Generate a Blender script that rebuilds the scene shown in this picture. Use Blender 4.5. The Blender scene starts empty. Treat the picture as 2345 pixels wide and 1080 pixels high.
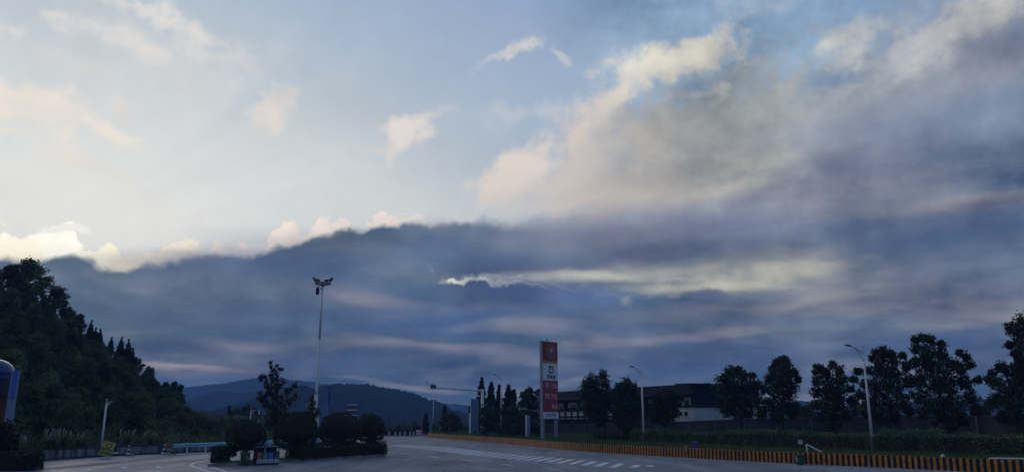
import bpy, bmesh, math, random
from mathutils import Vector, Matrix
PI = math.pi
R = math.radians
scene = bpy.context.scene
COL = scene.collection

# ------------------------------------------------------------------ camera
CAM_H = 2.6
PITCH = R(13.5)
FPX = 1758.0                       # focal length in photo pixels (2345 wide)
cd = bpy.data.cameras.new('camera')
cam = bpy.data.objects.new('camera', cd)
COL.objects.link(cam)
cam.location = (0, 0, CAM_H)
cam.rotation_euler = (PI / 2 + PITCH, 0, 0)
cd.sensor_width = 36.0
cd.lens = 36.0 * FPX / 2345.0
cd.clip_start = 0.1
cd.clip_end = 30000
scene.camera = cam

scene.view_settings.view_transform = 'Standard'
scene.view_settings.look = 'None'
scene.view_settings.exposure = 0.0
scene.view_settings.gamma = 1.0
scene.view_settings.use_curve_mapping = False
scene.render.engine = 'CYCLES'
scene.cycles.use_denoising = True
try:
    scene.cycles.denoiser = 'OPENIMAGEDENOISE'
    scene.cycles.denoising_input_passes = 'RGB_ALBEDO_NORMAL'
except Exception:
    pass
scene.cycles.max_bounces = 6
scene.cycles.diffuse_bounces = 3
scene.cycles.glossy_bounces = 3
scene.cycles.volume_bounces = 1
scene.cycles.transparent_max_bounces = 8

SP, CP = math.sin(PITCH), math.cos(PITCH)
def ray(px, py):
    """direction through a photo pixel"""
    u = (px - 1172.5) / FPX
    v = (540.0 - py) / FPX
    return Vector((u, CP - v * SP, SP + v * CP))
def G(px, py, z=0.0):
    d = ray(px, py)
    t = (z - CAM_H) / d.z
    return Vector((d.x * t, d.y * t, z))
def at(px, py, Y):
    d = ray(px, py)
    t = Y / d.y
    return Vector((d.x * t, Y, CAM_H + d.z * t))
def azel(px, py):
    d = ray(px, py).normalized()
    return math.atan2(d.x, d.y), math.asin(d.z)

def lin(c):
    out = []
    for v in c[:3]:
        v = v / 255.0
        out.append(v / 12.92 if v <= 0.04045 else ((v + 0.055) / 1.055) ** 2.4)
    return tuple(out)

# ------------------------------------------------------------------ sky
SUN_AZ, SUN_EL = azel(140, 500)
world = bpy.data.worlds.new('World')
scene.world = world
world.use_nodes = True
NT = world.node_tree
for n in list(NT.nodes):
    NT.nodes.remove(n)
def N(t, **kw):
    n = NT.nodes.new(t)
    for k, v in kw.items():
        setattr(n, k, v)
    return n
def L(a, b):
    NT.links.new(a, b)
def math_(op, a, b=None, c=None, clamp=False):
    n = N('ShaderNodeMath', operation=op)
    n.use_clamp = clamp
    for i, x in enumerate((a, b, c)):
        if x is None:
            continue
        if isinstance(x, (int, float)):
            n.inputs[i].default_value = x
        else:
            L(x, n.inputs[i])
    return n.outputs[0]
def vmath(op, a, b=None, scale=None):
    n = N('ShaderNodeVectorMath', operation=op)
    for i, x in enumerate((a, b)):
        if x is None:
            continue
        if isinstance(x, tuple):
            n.inputs[i].default_value = x
        else:
            L(x, n.inputs[i])
    if scale is not None:
        n.inputs['Scale'].default_value = scale
    return n.outputs['Value'] if op in ('LENGTH', 'DOT_PRODUCT') else n.outputs[0]
def smooth(x, lo, hi, a=0.0, b=1.0):
    n = N('ShaderNodeMapRange', interpolation_type='SMOOTHSTEP')
    n.clamp = True
    L(x, n.inputs[0])
    n.inputs[1].default_value = lo
    n.inputs[2].default_value = hi
    n.inputs[3].default_value = a
    n.inputs[4].default_value = b
    return n.outputs[0]
def mix(f, a, b):
    n = N('ShaderNodeMix', data_type='RGBA')
    if isinstance(f, (int, float)):
        n.inputs[0].default_value = f
    else:
        L(f, n.inputs[0])
    for i, x in ((6, a), (7, b)):
        if isinstance(x, tuple):
            n.inputs[i].default_value = (*x[:3], 1)
        else:
            L(x, n.inputs[i])
    return n.outputs[2]
def noise(vec, scale, detail=5, rough=0.55, dist=0.0):
    n = N('ShaderNodeTexNoise', noise_dimensions='3D')
    L(vec, n.inputs['Vector'])
    n.inputs['Scale'].default_value = scale
    n.inputs['Detail'].default_value = detail
    n.inputs['Roughness'].default_value = rough
    n.inputs['Distortion'].default_value = dist
    return n

tc = N('ShaderNodeTexCoord')
DIR = tc.outputs['Generated']
sep = N('ShaderNodeSeparateXYZ')
L(DIR, sep.inputs[0])
AZ = math_('ARCTAN2', sep.outputs[0], sep.outputs[1])
EL = math_('ARCSINE', sep.outputs[2])
cmb = N('ShaderNodeCombineXYZ')
L(AZ, cmb.inputs[0]); L(EL, cmb.inputs[1])
P0 = cmb.outputs[0]

# crisp billowy warp for cumulus edges; soft drawn-out warp for the stratus streaks
nc = noise(DIR, 16.0, 7, 0.58)
warp_c = vmath('MULTIPLY', vmath('SUBTRACT', nc.outputs['Color'], (0.5, 0.5, 0.5)), (0.085, 0.07, 0.0))
PC = vmath('ADD', P0, warp_c)
# coordinates on the cloud deck overhead: detail stretches out towards the horizon as it does in a real layer
zz_ = math_('MAXIMUM', math_('ADD', sep.outputs[2], 0.17), 0.05)
deck = N('ShaderNodeCombineXYZ')
L(math_('DIVIDE', sep.outputs[0], zz_), deck.inputs[0]); L(math_('DIVIDE', sep.outputs[1], zz_), deck.inputs[1])
DECK = deck.outputs[0]
ns = noise(DECK, 1.3, 5, 0.5)
warp_s = vmath('MULTIPLY', vmath('SUBTRACT', ns.outputs['Color'], (0.5, 0.5, 0.5)), (0.20, 0.045, 0.0))
PS = vmath('ADD', P0, warp_s)
nf = noise(DIR, 34.0, 8, 0.62)                      # fine billows
NFm = math_('SUBTRACT', nf.outputs[0], 0.5)
ns2 = noise(DECK, 2.8, 7, 0.54)                     # fine streaks
NSm = math_('SUBTRACT', ns2.outputs[0], 0.5)

# physical sky, then the pale humid veil that whitens it towards the hidden sun
nis = N('ShaderNodeTexSky', sky_type='NISHITA')
nis.sun_disc = False
nis.sun_elevation = SUN_EL
nis.sun_rotation = SUN_AZ
nis.air_density = 1.0
nis.dust_density = 2.0
sunv = (math.sin(SUN_AZ) * math.cos(SUN_EL), math.cos(SUN_AZ) * math.cos(SUN_EL), math.sin(SUN_EL))
ang = math_('ARCCOSINE', math_('MINIMUM', vmath('DOT_PRODUCT', DIR, sunv), 0.99999))
tt = math_('ADD', math_('MULTIPLY', ang, 57.2958 / 60.0), math_('MULTIPLY', math_('SUBTRACT', EL, R(14)), 57.2958 / 31.0))
ramp = N('ShaderNodeValToRGB')
L(math_('MULTIPLY', tt, 1 / 1.9), ramp.inputs[0])
stops = [(0.0, (246, 245, 236)), (.2, (233, 234, 229)), (.35, (222, 225, 223)), (.46, (212, 217, 218)), (.55, (199, 208, 214)), (.62, (188, 199, 208)),
         (.78, (174, 191, 209)), (1.06, (154, 174, 204)), (1.2, (141, 166, 201)), (1.36, (131, 155, 194)), (1.85, (95, 122, 168))]
el_ = ramp.color_ramp.elements
while len(el_) > 1:
    el_.remove(el_[-1])
el_[0].position = 0.0
el_[0].color = (*lin(stops[0][1]), 1)
for p, c in stops[1:]:
    e = el_.new(p / 1.9)
    e.color = (*lin(c), 1)
K = 10.0                                            # colours below are display values; Background strength is 1/K
nis_s = vmath('MINIMUM', vmath('SCALE', nis.outputs[0], scale=0.5), (5.0, 5.2, 5.6))
veil = vmath('SCALE', ramp.outputs[0], scale=K)
cur = mix(0.9, nis_s, veil)
phi = math_('ARCTAN2', math_('SUBTRACT', EL, SUN_EL - 0.02), math_('SUBTRACT', AZ, SUN_AZ))
pv_ = N('ShaderNodeCombineXYZ'); L(math_('MULTIPLY', phi, 4.2), pv_.inputs[0])
nray = noise(pv_.outputs[0], 1.0, 3, 0.5)
ray_m = math_('MULTIPLY', smooth(ang, 0.02, 0.16), smooth(ang, 0.75, 0.2))
cur = vmath('MULTIPLY', cur, math_('MULTIPLY_ADD', math_('MULTIPLY', math_('SUBTRACT', nray.outputs[0], 0.52), ray_m), 0.17, 1.0))

def splat(px, py, rx, ry, rot, col, op=1.0, e=0.6, k=0.0, soft=False):
    """one cloud body: an ellipse on the sky (direction space), edges broken up by the warps"""
    global cur
    if not soft:
        e = min(1.1, e * 1.12); k *= 1.2
    a0, e0 = azel(px, py)
    a1, _ = azel(px + 5, py)
    _, e1 = azel(px, py - 5)
    rx *= 1.55 if soft else 1.25
    ry *= 1.9 if soft else 1.25
    sx = rx * abs(a1 - a0) / 5
    sy = ry * abs(e1 - e0) / 5
    m = N('ShaderNodeMapping', vector_type='TEXTURE')
    L(PS if soft else PC, m.inputs['Vector'])
    m.inputs['Location'].default_value = (a0, e0, 0)
    m.inputs['Rotation'].default_value = (0, 0, R(rot))
    m.inputs['Scale'].default_value = (sx * 3, sy * 3, 1)
    g = N('ShaderNodeTexGradient', gradient_type='SPHERICAL')   # 1 - r/3
    L(m.outputs[0], g.inputs[0])
    f = math_('MULTIPLY_ADD', NSm if soft else NFm, k / 3, g.outputs['Fac'])
    a = smooth(f, 2 / 3, 2 / 3 + e / 3, 0.0, op)
    if soft and py > 430:                              # keep the deck's lights and darks apart through the air below
        col = tuple(min(250, max(0, b_ + 1.2 * (v - b_))) for v, b_ in zip(col, (96, 109, 135)))
    c = tuple(v * K for v in lin(col))
    cur = mix(a, cur, c)

def curve(pts, lo, hi):
    """sky elevation as a function of azimuth, given as photo pixels"""
    fc = N('ShaderNodeFloatCurve')
    A = [azel(x, y) for x, y in pts]
    a_lo, a_hi = A[0][0], A[-1][0]
    cv = fc.mapping.curves[0]
    while len(cv.points) < len(A):
        cv.points.new(0.5, 0.5)
    for p, (a, e) in zip(cv.points, A):
        p.location = ((a - a_lo) / (a_hi - a_lo), (e - lo) / (hi - lo))
    fc.mapping.update()
    mr = N('ShaderNodeMapRange')
    mr.clamp = True
    return fc, a_lo, a_hi
def curve_el(pts, azin):
    lo, hi = 0.0, 0.7
    fc, a0, a1 = curve(pts, lo, hi)
    mr = N('ShaderNodeMapRange')
    mr.clamp = True
    L(azin, mr.inputs[0])
    mr.inputs[1].default_value = a0
    mr.inputs[2].default_value = a1
    L(mr.outputs[0], fc.inputs['Value'])
    return math_('MULTIPLY_ADD', fc.outputs[0], hi - lo, lo)
# ---- broad cloud cover for the rest of the sky (beyond what the lens sees)
gen = noise(vmath('MULTIPLY', DIR, (2.2, 2.2, 5.0)), 1.0, 6, 0.55)
backm = smooth(sep.outputs[1], 0.55, 0.1)           # towards the sides and behind
cur = mix(math_('MULTIPLY', smooth(gen.outputs[0], 0.44, 0.62), math_('MULTIPLY', backm, 0.85)), cur, tuple(v * K for v in lin((122, 130, 156))))

# ---- thin pinkish puffs, upper left
WARM = (236, 228, 220)
for s in [
    (300, 70, 430, 90, -4, (207, 211, 212), .55, 1, .8), (640, 180, 260, 90, 20, (206, 212, 215), .3, 1, .6),
    (120, 50, 70, 24, 0, WARM, .6, .9, 1.6), (15, 75, 50, 18, 5, WARM, .5, .9, 1.5), (330, 30, 90, 24, -5, WARM, .6, 1, 1.8),
    (460, 75, 130, 28, -14, WARM, .6, 1, 1.8), (330, 115, 140, 42, -6, WARM, .75, 1, 1.6), (500, 130, 110, 30, -14, (222, 217, 212), .6, 1, 1.8),
    (170, 155, 130, 36, -8, (219, 217, 212), .6, 1, 1.8), (400, 160, 170, 60, -10, (217, 216, 212), .5, 1, 1.2),
    (90, 245, 175, 52, -6, (243, 232, 220), .92, .75, 1.3), (20, 265, 80, 34, 0, (243, 232, 220), .8, .8, 1.3), (190, 290, 190, 30, -8, (234, 227, 220), .5, 1, 1.5),
    (265, 300, 85, 26, -14, (244, 234, 222), .9, .7, 1.4), (296, 256, 36, 24, 0, (230, 221, 212), .8, .8, 1.3), (150, 330, 42, 36, 55, (243, 233, 221), .85, .8, 1.5),
    (160, 366, 72, 18, 0, (240, 231, 219), .8, .9, 1.5), (18, 318, 44, 15, 0, (240, 231, 219), .7, .9, 1.5), (240, 380, 110, 16, 0, (226, 222, 212), .35, 1, 1.4),
    (625, 250, 66, 46, 38, (236, 226, 215), .97, .7, 1.5), (655, 215, 55, 18, 10, (226, 216, 207), .8, .9, 1.5), (600, 300, 70, 38, 30, (222, 217, 211), .55, 1, 1.4),
    (920, 312, 84, 27, 38, (234, 224, 214), .95, .8, 1.4), (870, 345, 70, 18, 12, (222, 215, 208), .6, 1, 1.4), (1000, 258, 66, 18, 18, (214, 211, 210), .55, 1, 1.6),
    (1188, 116, 66, 18, 24, (213, 209, 206), .9, .8, 1.5), (1140, 150, 50, 14, 30, (205, 207, 211), .4, 1, 1.5), (1282, 132, 38, 18, -44, (208, 206, 207), .65, .9, 1.5),
    (1190, 255, 100, 28, 8, (208, 208, 211), .5, 1, 1.7), (1290, 250, 90, 40, 0, (206, 207, 211), .5, 1, 1.6), (475, 495, 40, 14, 40, (228, 226, 221), .5, 1, 1.3),
    (800, 90, 420, 60, 38, (166, 184, 206), .35, 1, .2),
]:
    splat(*s)
# ---- big cloud mass climbing to the upper right
for s in [
    (2180, 260, 780, 300, 12, (136, 142, 164), .95, .55, .9), (1820, 330, 520, 210, 8, (138, 143, 158), .95, .7, .9),
    (1560, 330, 300, 150, 20, (168, 165, 164), .9, .8, 1.1),
    (1180, 398, 115, 52, 32, (230, 218, 206), .97, .6, 1.0), (1235, 430, 120, 46, 12, (214, 205, 198), .8, .8, 1.1),
    (1330, 300, 85, 56, 35, (218, 206, 196), .95, .7, 1.1), (1400, 225, 90, 42, 30, (216, 206, 198), .95, .7, 1.2), (1330, 395, 120, 82, 40, (208, 198, 190), .95, .8, 1.0),
    (1430, 320, 110, 90, 40, (196, 188, 182), .8, 1, .9), (1460, 440, 230, 58, 12, (203, 194, 185), .9, .8, .9), (1290, 470, 150, 30, 6, (212, 203, 196), .8, .9, 1.2),
    (1545, 135, 165, 50, 7, (211, 204, 197), .97, .6, 1.2), (1625, 110, 80, 36, 22, (206, 199, 195), .9, .7, 1.3), (1480, 165, 100, 26, 0, (205, 200, 196), .8, .8, 1.3),
    (1590, 215, 75, 15, -2, (190, 188, 188), .8, .8, 1.3), (1650, 208, 24, 16, 0, (196, 192, 190), .8, .7, 1.2), (1500, 205, 70, 12, 4, (158, 172, 196), .6, .9, 1.2),
    (1600, 420, 260, 40, 6, (192, 185, 177), .85, 1, .8, True), (1700, 300, 150, 60, 5, (160, 158, 160), .6, 1, .8), (1560, 290, 120, 60, 20, (174, 169, 165), .6, 1, .8),
    (1590, 375, 200, 40, 6, (158, 154, 154), .6, 1, .8, True),
    (1910, 190, 170, 26, 8, (112, 134, 172), .6, .9, 1.0), (1950, 92, 100, 44, 24, (174, 175, 184), .9, .8, 1.3), (1900, 115, 60, 24, 20, (176, 176, 182), .7, .8, 1.3),
    (2220, 60, 240, 66, 18, (180, 176, 184), .95, .8, 1.2), (2080, 120, 190, 40, 25, (168, 168, 180), .9, .8, 1.2), (2260, 150, 260, 60, 10, (142, 143, 162), .8, 1, 1.0),
    (1750, 10, 170, 22, 0, (160, 170, 192), .5, 1, 1.5), (1690, 45, 50, 14, 5, (160, 170, 190), .5, 1, 1.5),
    (1960, 200, 220, 16, 24, (152, 157, 176), .65, 1, 1.4), (2080, 165, 210, 24, 27, (170, 169, 179), .5, 1, 1.2), (1850, 250, 190, 15, 20, (144, 149, 166), .6, 1, 1.4), (2150, 285, 260, 16, 10, (136, 140, 160), .6, 1, 1.3),
    (1750, 392, 220, 24, 8, (142, 144, 156), .6, 1, 1.3), (1480, 300, 60, 90, -20, (182, 177, 171), .5, 1, 1.1), (1680, 300, 90, 60, 30, (136, 140, 148), .6, 1, 1.1), (2290, 10, 140, 30, 12, (190, 184, 188), .8, 1, 1.4),
    (2230, 235, 300, 36, 3, (110, 128, 162), .7, 1, .8, True), (2000, 260, 330, 40, 4, (124, 130, 156), .6, 1, .8, True),
    (2280, 330, 330, 60, 4, (106, 121, 154), .7, 1, .8, True), (1800, 270, 130, 40, 6, (150, 150, 157), .6, 1, .9, True),
    (1950, 400, 250, 40, 4, (124, 126, 150), .7, 1, .8, True), (1990, 330, 220, 50, 6, (116, 122, 150), .5, 1, .8, True),
]:
    splat(*s)
# ---- the dark bank: bright fringe first, then the bank in front of it
PCs = N('ShaderNodeSeparateXYZ'); L(PC, PCs.inputs[0])
PWs = N('ShaderNodeSeparateXYZ')
nb = noise(DIR, 34.0, 6, 0.52)
wb = vmath('MULTIPLY', vmath('SUBTRACT', nb.outputs['Color'], (0.5, 0.5, 0.5)), (0.024, 0.026, 0.0))
PB = vmath('ADD', P0, wb)
L(PB, PWs.inputs[0])
fringe_top = [(-900, 600), (-300, 560), (0, 549), (55, 553), (95, 540), (130, 522), (172, 524), (192, 570), (240, 563), (290, 577), (335, 579), (400, 556), (440, 548), (470, 570),
              (495, 556), (525, 576), (560, 560), (590, 578), (630, 545), (670, 522), (700, 527), (740, 506), (785, 500), (815, 520), (870, 502), (920, 505), (1000, 512), (1060, 505), (1150, 512),
              (1250, 505), (1400, 500), (1700, 510), (2345, 520), (3300, 560)]
bank_top = [(-900, 610), (-300, 590), (0, 582), (60, 587), (110, 590), (160, 584), (200, 590), (240, 606), (290, 611), (340, 604), (400, 590), (470, 578), (540, 581), (600, 575),
            (650, 560), (700, 546), (760, 528), (850, 517), (950, 512), (1060, 505), (1130, 503), (1220, 500), (1330, 492), (1420, 478), (1550, 462), (1700, 455), (1950, 452), (2345, 450), (3300, 500)]
ft = curve_el(fringe_top, PWs.outputs[0])
bt = curve_el(bank_top, PWs.outputs[0])
dft = math_('SUBTRACT', ft, PWs.outputs[1])
ftm = math_('ADD', math_('ADD', dft, 0.003), math_('MULTIPLY', NFm, 0.06))
fa = smooth(ftm, 0.0, 0.005)
fr = N('ShaderNodeValToRGB')
a0 = azel(-400, 550)[0]; a1 = azel(2345, 550)[0]
mr = N('ShaderNodeMapRange'); L(AZ, mr.inputs[0]); mr.inputs[1].default_value = a0; mr.inputs[2].default_value = a1
L(mr.outputs[0], fr.inputs[0])
fe = fr.color_ramp.elements
fst = [(-400, (250, 240, 215)), (60, (255, 253, 240)), (160, (255, 252, 236)), (270, (253, 244, 212)), (350, (247, 236, 215)), (450, (240, 228, 214)), (650, (236, 222, 210)), (800, (230, 217, 206)),
       (1000, (212, 205, 202)), (1200, (204, 202, 204)), (1500, (150, 150, 165)), (2345, (120, 126, 150))]
while len(fe) > 1:
    fe.remove(fe[-1])
for i, (x, c) in enumerate(fst):
    p = (azel(x, 550)[0] - a0) / (a1 - a0)
    if i == 0:
        fe[0].position = 0; e = fe[0]
    else:
        e = fe.new(min(1, p))
    e.color = (*lin(c), 1)
gold = mix(smooth(nc.outputs[0], 0.42, 0.62), fr.outputs[0], (0.97, 0.83, 0.50))
gmask = smooth(ang, 0.30, 0.06, 0.0, 0.42)
fcol = mix(gmask, fr.outputs[0], gold)
relief = math_('MULTIPLY_ADD', NFm, 0.35, 1.0)
fcol = vmath('MULTIPLY', fcol, relief)
fcol = vmath('SCALE', fcol, scale=K * 1.15)
fright = smooth(AZ, azel(1350, 500)[0], azel(900, 500)[0])
cur = mix(math_('MULTIPLY', fa, fright), cur, fcol)
for s in [(130, 525, 52, 13, 6, (255, 253, 240), 1, .5, 1.2), (10, 478, 16, 5, 0, (240, 234, 215), .8, .8, 1), (8, 517, 20, 8, 0, (250, 246, 225), .9, .8, 1)]:
    splat(*s)
# bank body
br = N('ShaderNodeValToRGB')
elp = math_('MULTIPLY_ADD', NSm, 0.05, EL)
mr = N('ShaderNodeMapRange'); L(elp, mr.inputs[0]); mr.inputs[1].default_value = 0.0; mr.inputs[2].default_value = R(18)
L(mr.outputs[0], br.inputs[0])
be = br.color_ramp.elements
bst = [(0.0, (92, 105, 122)), (.10, (87, 100, 118)), (.25, (85, 99, 118)), (.42, (89, 104, 123)), (.6, (95, 109, 128)), (.75, (103, 117, 137)), (1, (108, 119, 145))]
while len(be) > 1:
    be.remove(be[-1])
for i, (p, c) in enumerate(bst):
    e = be[0] if i == 0 else be.new(p)
    e.position = p
    e.color = (*lin(c), 1)
ns3 = noise(DECK, 1.55, 7, 0.52, 0.25)
bcol = mix(smooth(ns3.outputs[0], 0.48, 0.66, 0, 0.85), br.outputs[0], lin((138, 136, 143)))
bcol = mix(smooth(ns3.outputs[0], 0.50, 0.34, 0, 0.85), bcol, lin((70, 89, 114)))
bcol = vmath('SCALE', bcol, scale=K)
dbt = math_('ADD', math_('SUBTRACT', bt, PWs.outputs[1]), math_('MULTIPLY', NFm, 0.006))
soft_w = smooth(AZ, azel(1000, 500)[0], azel(1450, 500)[0], 0.008, 0.06)
ba = N('ShaderNodeMapRange', interpolation_type='SMOOTHSTEP')
L(dbt, ba.inputs[0]); ba.inputs[1].default_value = -0.003
L(soft_w, ba.inputs[2])
cur = mix(ba.outputs[0], cur, bcol)

for s in [  # streaks and breaks in the bank
    (430, 600, 60, 10, 10, (112, 120, 142), .5, 1, .8), (120, 625, 220, 34, 0, (110, 121, 144), .6, 1, .6, True), (560, 655, 300, 34, 2, (117, 125, 148), .75, 1, .9, True),
    (480, 600, 260, 26, 2, (96, 108, 138), .6, 1, .6, True), (850, 590, 360, 52, 4, (86, 104, 139), .75, 1, .6, True), (1100, 575, 260, 46, -4, (88, 107, 142), .75, 1, .8, True),
    (1140, 520, 200, 26, 4, (116, 130, 156), .7, 1, 1.2), (1240, 545, 140, 30, 0, (122, 130, 152), .5, 1, 1.0, True),
    (1480, 525, 340, 48, 4, (117, 119, 142), .8, 1, .7, True), (1900, 440, 400, 36, 2, (126, 126, 148), .7, 1, .7, True),
    (2200, 468, 200, 24, 1, (150, 143, 150), .9, 1, .8, True), (2060, 500, 300, 22, 0, (98, 112, 146), .7, 1, .7, True), (2200, 530, 360, 40, 2, (82, 97, 132), .85, 1, .5, True),
    (1700, 505, 200, 26, 0, (96, 109, 142), .5, 1, .8, True), (1480, 590, 420, 24, 5, (98, 105, 135), .8, 1, .7, True), (1280, 560, 160, 30, 0, (108, 117, 142), .5, 1, .7, True),
    (1640, 615, 330, 30, 4, (146, 145, 150), .75, 1, 1.6, True), (1950, 640, 280, 26, 3, (138, 138, 152), .7, 1, .8, True),
    (1490, 630, 130, 20, 0, (180, 179, 177), .62, 1, 1.5, True), (1660, 640, 170, 24, 3, (182, 179, 175), .62, 1, 1.5, True), (1800, 625, 140, 20, 6, (172, 170, 168), .6, 1, 1.5, True), (1910, 608, 130, 14, 8, (160, 158, 158), .6, 1, 1.3, True), (1560, 645, 110, 18, 3, (196, 190, 181), .45, 1, 1.1), (1720, 632, 110, 18, 4, (194, 188, 179), .45, 1, 1.1),
    (1590, 660, 210, 9, 2, (198, 192, 183), .6, 1, 1.2, True), (1350, 642, 170, 10, -2, (184, 182, 180), .8, 1, 1.2, True), (1180, 642, 160, 12, -3, (200, 198, 197), .85, 1, 1.1),
    (1110, 645, 110, 6, -6, (232, 232, 228), .9, 1, 1.3), (1045, 637, 40, 7, -4, (238, 236, 224), .95, .8, .8), (1230, 660, 110, 6, -6, (222, 222, 220), .7, 1, 1.2),
    (1428, 686, 34, 18, 20, (196, 194, 190), .9, 1.15, 1.4), (1398, 676, 50, 10, -20, (176, 174, 174), .6, 1, 1.4),
    (1200, 690, 250, 32, -2, (80, 98, 138), .9, .8, 1.0, True), (1320, 690, 120, 26, -4, (84, 100, 138), .9, .7, 1.2), (1610, 686, 90, 17, 4, (98, 106, 136), .9, .8, 1.2),
    (1700, 700, 150, 10, 3, (140, 138, 150), .5, 1, 1.0, True), (840, 678, 150, 15, -10, (136, 132, 152), .8, 1, .9, True), (760, 655, 100, 20, 0, (108, 116, 144), .5, 1, .9, True),
    (700, 720, 320, 30, 0, (84, 99, 132), .7, 1, .6, True), (1010, 745, 260, 30, 0, (76, 97, 140), .8, 1, .7, True), (1100, 715, 200, 12, -2, (104, 114, 146), .6, 1, .8, True),
    (1200, 750, 150, 14, 1, (134, 133, 152), .8, 1, .9, True), (560, 792, 150, 14, -2, (134, 131, 147), .8, 1, .8, True), (500, 730, 200, 18, 0, (95, 106, 134), .6, 1, .6, True),
    (420, 846, 120, 8, 0, (214, 192, 176), .95, 1, .6, True), (470, 850, 190, 14, -1, (140, 132, 144), .7, 1, .7, True), (980, 795, 260, 11, -3, (140, 136, 150), .85, 1, .8, True),
    (1150, 820, 220, 12, -4, (120, 122, 144), .7, 1, .8, True), (800, 812, 260, 14, 0, (80, 96, 132), .6, 1, .7, True), (760, 840, 320, 16, 0, (84, 97, 126), .6, 1, .6, True),
    (1700, 752, 180, 15, 0, (156, 150, 154), .75, 1, .8, True), (1450, 745, 200, 16, 0, (90, 105, 140), .7, 1, .7, True), (1600, 720, 220, 16, 0, (120, 122, 144), .6, 1, .8, True),
    (2060, 700, 320, 20, 2, (134, 132, 148), .7, 1, .8, True), (1900, 680, 250, 16, 4, (146, 142, 150), .6, 1, .8, True), (1900, 735, 280, 18, -2, (98, 112, 142), .7, 1, .8, True),
    (2230, 600, 240, 40, 2, (94, 104, 134), .7, 1, .6, True), (2250, 650, 200, 18, 2, (112, 116, 138), .6, 1, .7, True), (2250, 720, 200, 14, 3, (132, 130, 146), .6, 1, .7, True),
    (2150, 775, 180, 26, 0, (88, 104, 142), .8, 1, .7, True), (1850, 785, 300, 20, 0, (110, 118, 148), .6, 1, .7, True), (1500, 800, 300, 14, 0, (92, 106, 142), .6, 1, .7, True),
    (1500, 770, 200, 10, 1, (126, 127, 150), .6, 1, .8, True), (1640, 830, 250, 14, 0, (106, 114, 146), .6, 1, .8, True), (2240, 820, 200, 20, 0, (112, 116, 142), .7, 1, .7, True),
    (1450, 860, 250, 14, 0, (108, 118, 152), .5, 1, .8, True), (1330, 884, 90, 8, 4, (156, 156, 170), .8, 1, .9, True), (920, 884, 110, 7, -6, (160, 156, 160), .7, 1, .9, True),
    (1860, 906, 160, 10, 0, (166, 164, 170), .8, 1, .7, True), (1150, 870, 200, 12, 0, (100, 111, 144), .6, 1, .7, True),
    (450, 890, 260, 26, 0, (88, 103, 138), .7, 1, .5, True),
]:
    splat(*s)
# mottled thickness of the deck: thin spots warm and light, thick ones blue and dark
mm = noise(DECK, 1.9, 8, 0.53, 0.3)
mm2 = noise(DIR, 9.0, 9, 0.60)
mtt = math_('ADD', math_('MULTIPLY', math_('SUBTRACT', mm.outputs[0], 0.5), 1.0), math_('MULTIPLY', math_('SUBTRACT', mm2.outputs[0], 0.5), 0.8))
right = smooth(math_('SUBTRACT', AZ, math_('MULTIPLY', EL, -0.55)), azel(1250, 300)[0] + 0.55 * azel(1250, 300)[1], azel(1750, 300)[0] + 0.55 * azel(1750, 300)[1])
cover = math_('MAXIMUM', ba.outputs[0], right)
mtt = math_('MULTIPLY', mtt, smooth(EL, 0.02, 0.20, 1.25, 1.0))
cur = vmath('MULTIPLY', cur, mix(cover, (1.0, 1.0, 1.0), (0.965, 1.01, 0.925)))
mv = vmath('MULTIPLY', math_('MULTIPLY', mtt, math_('ADD', math_('MULTIPLY_ADD', cover, 0.95, 0.05), math_('MULTIPLY', right, 0.45))), (1.75, 1.58, 1.28))
cur = vmath('MULTIPLY', cur, vmath('ADD', mv, (1.0, 1.0, 1.0)))
# faint grain of cloud detail everywhere
det = math_('ADD', math_('MULTIPLY_ADD', NFm, 0.10, 1.0), math_('MULTIPLY', NSm, 0.06))
cur = vmath('SCALE', vmath('MULTIPLY', cur, det), scale=1.07)
bg = N('ShaderNodeBackground')
L(cur, bg.inputs['Color'])
bg.inputs['Strength'].default_value = 1.0 / K
wo = N('ShaderNodeOutputWorld')
L(bg.outputs[0], wo.inputs['Surface'])
world.cycles.sampling_method = 'MANUAL'
world.cycles.sample_map_resolution = 512

# ------------------------------------------------------------------ sun, low and veiled by the bank
sd = bpy.data.lights.new('sun', 'SUN')
sd.energy = 0.5
sd.angle = R(14)
sd.color = (1.0, 0.88, 0.72)
sun = bpy.data.objects.new('sun', sd)
COL.objects.link(sun)
sun.rotation_euler = Vector((-sunv[0], -sunv[1], -sunv[2])).to_track_quat('-Z', 'Y').to_euler()

# ------------------------------------------------------------------ helpers
import numpy as np
rng = np.random.default_rng(7)
random.seed(11)

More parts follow.
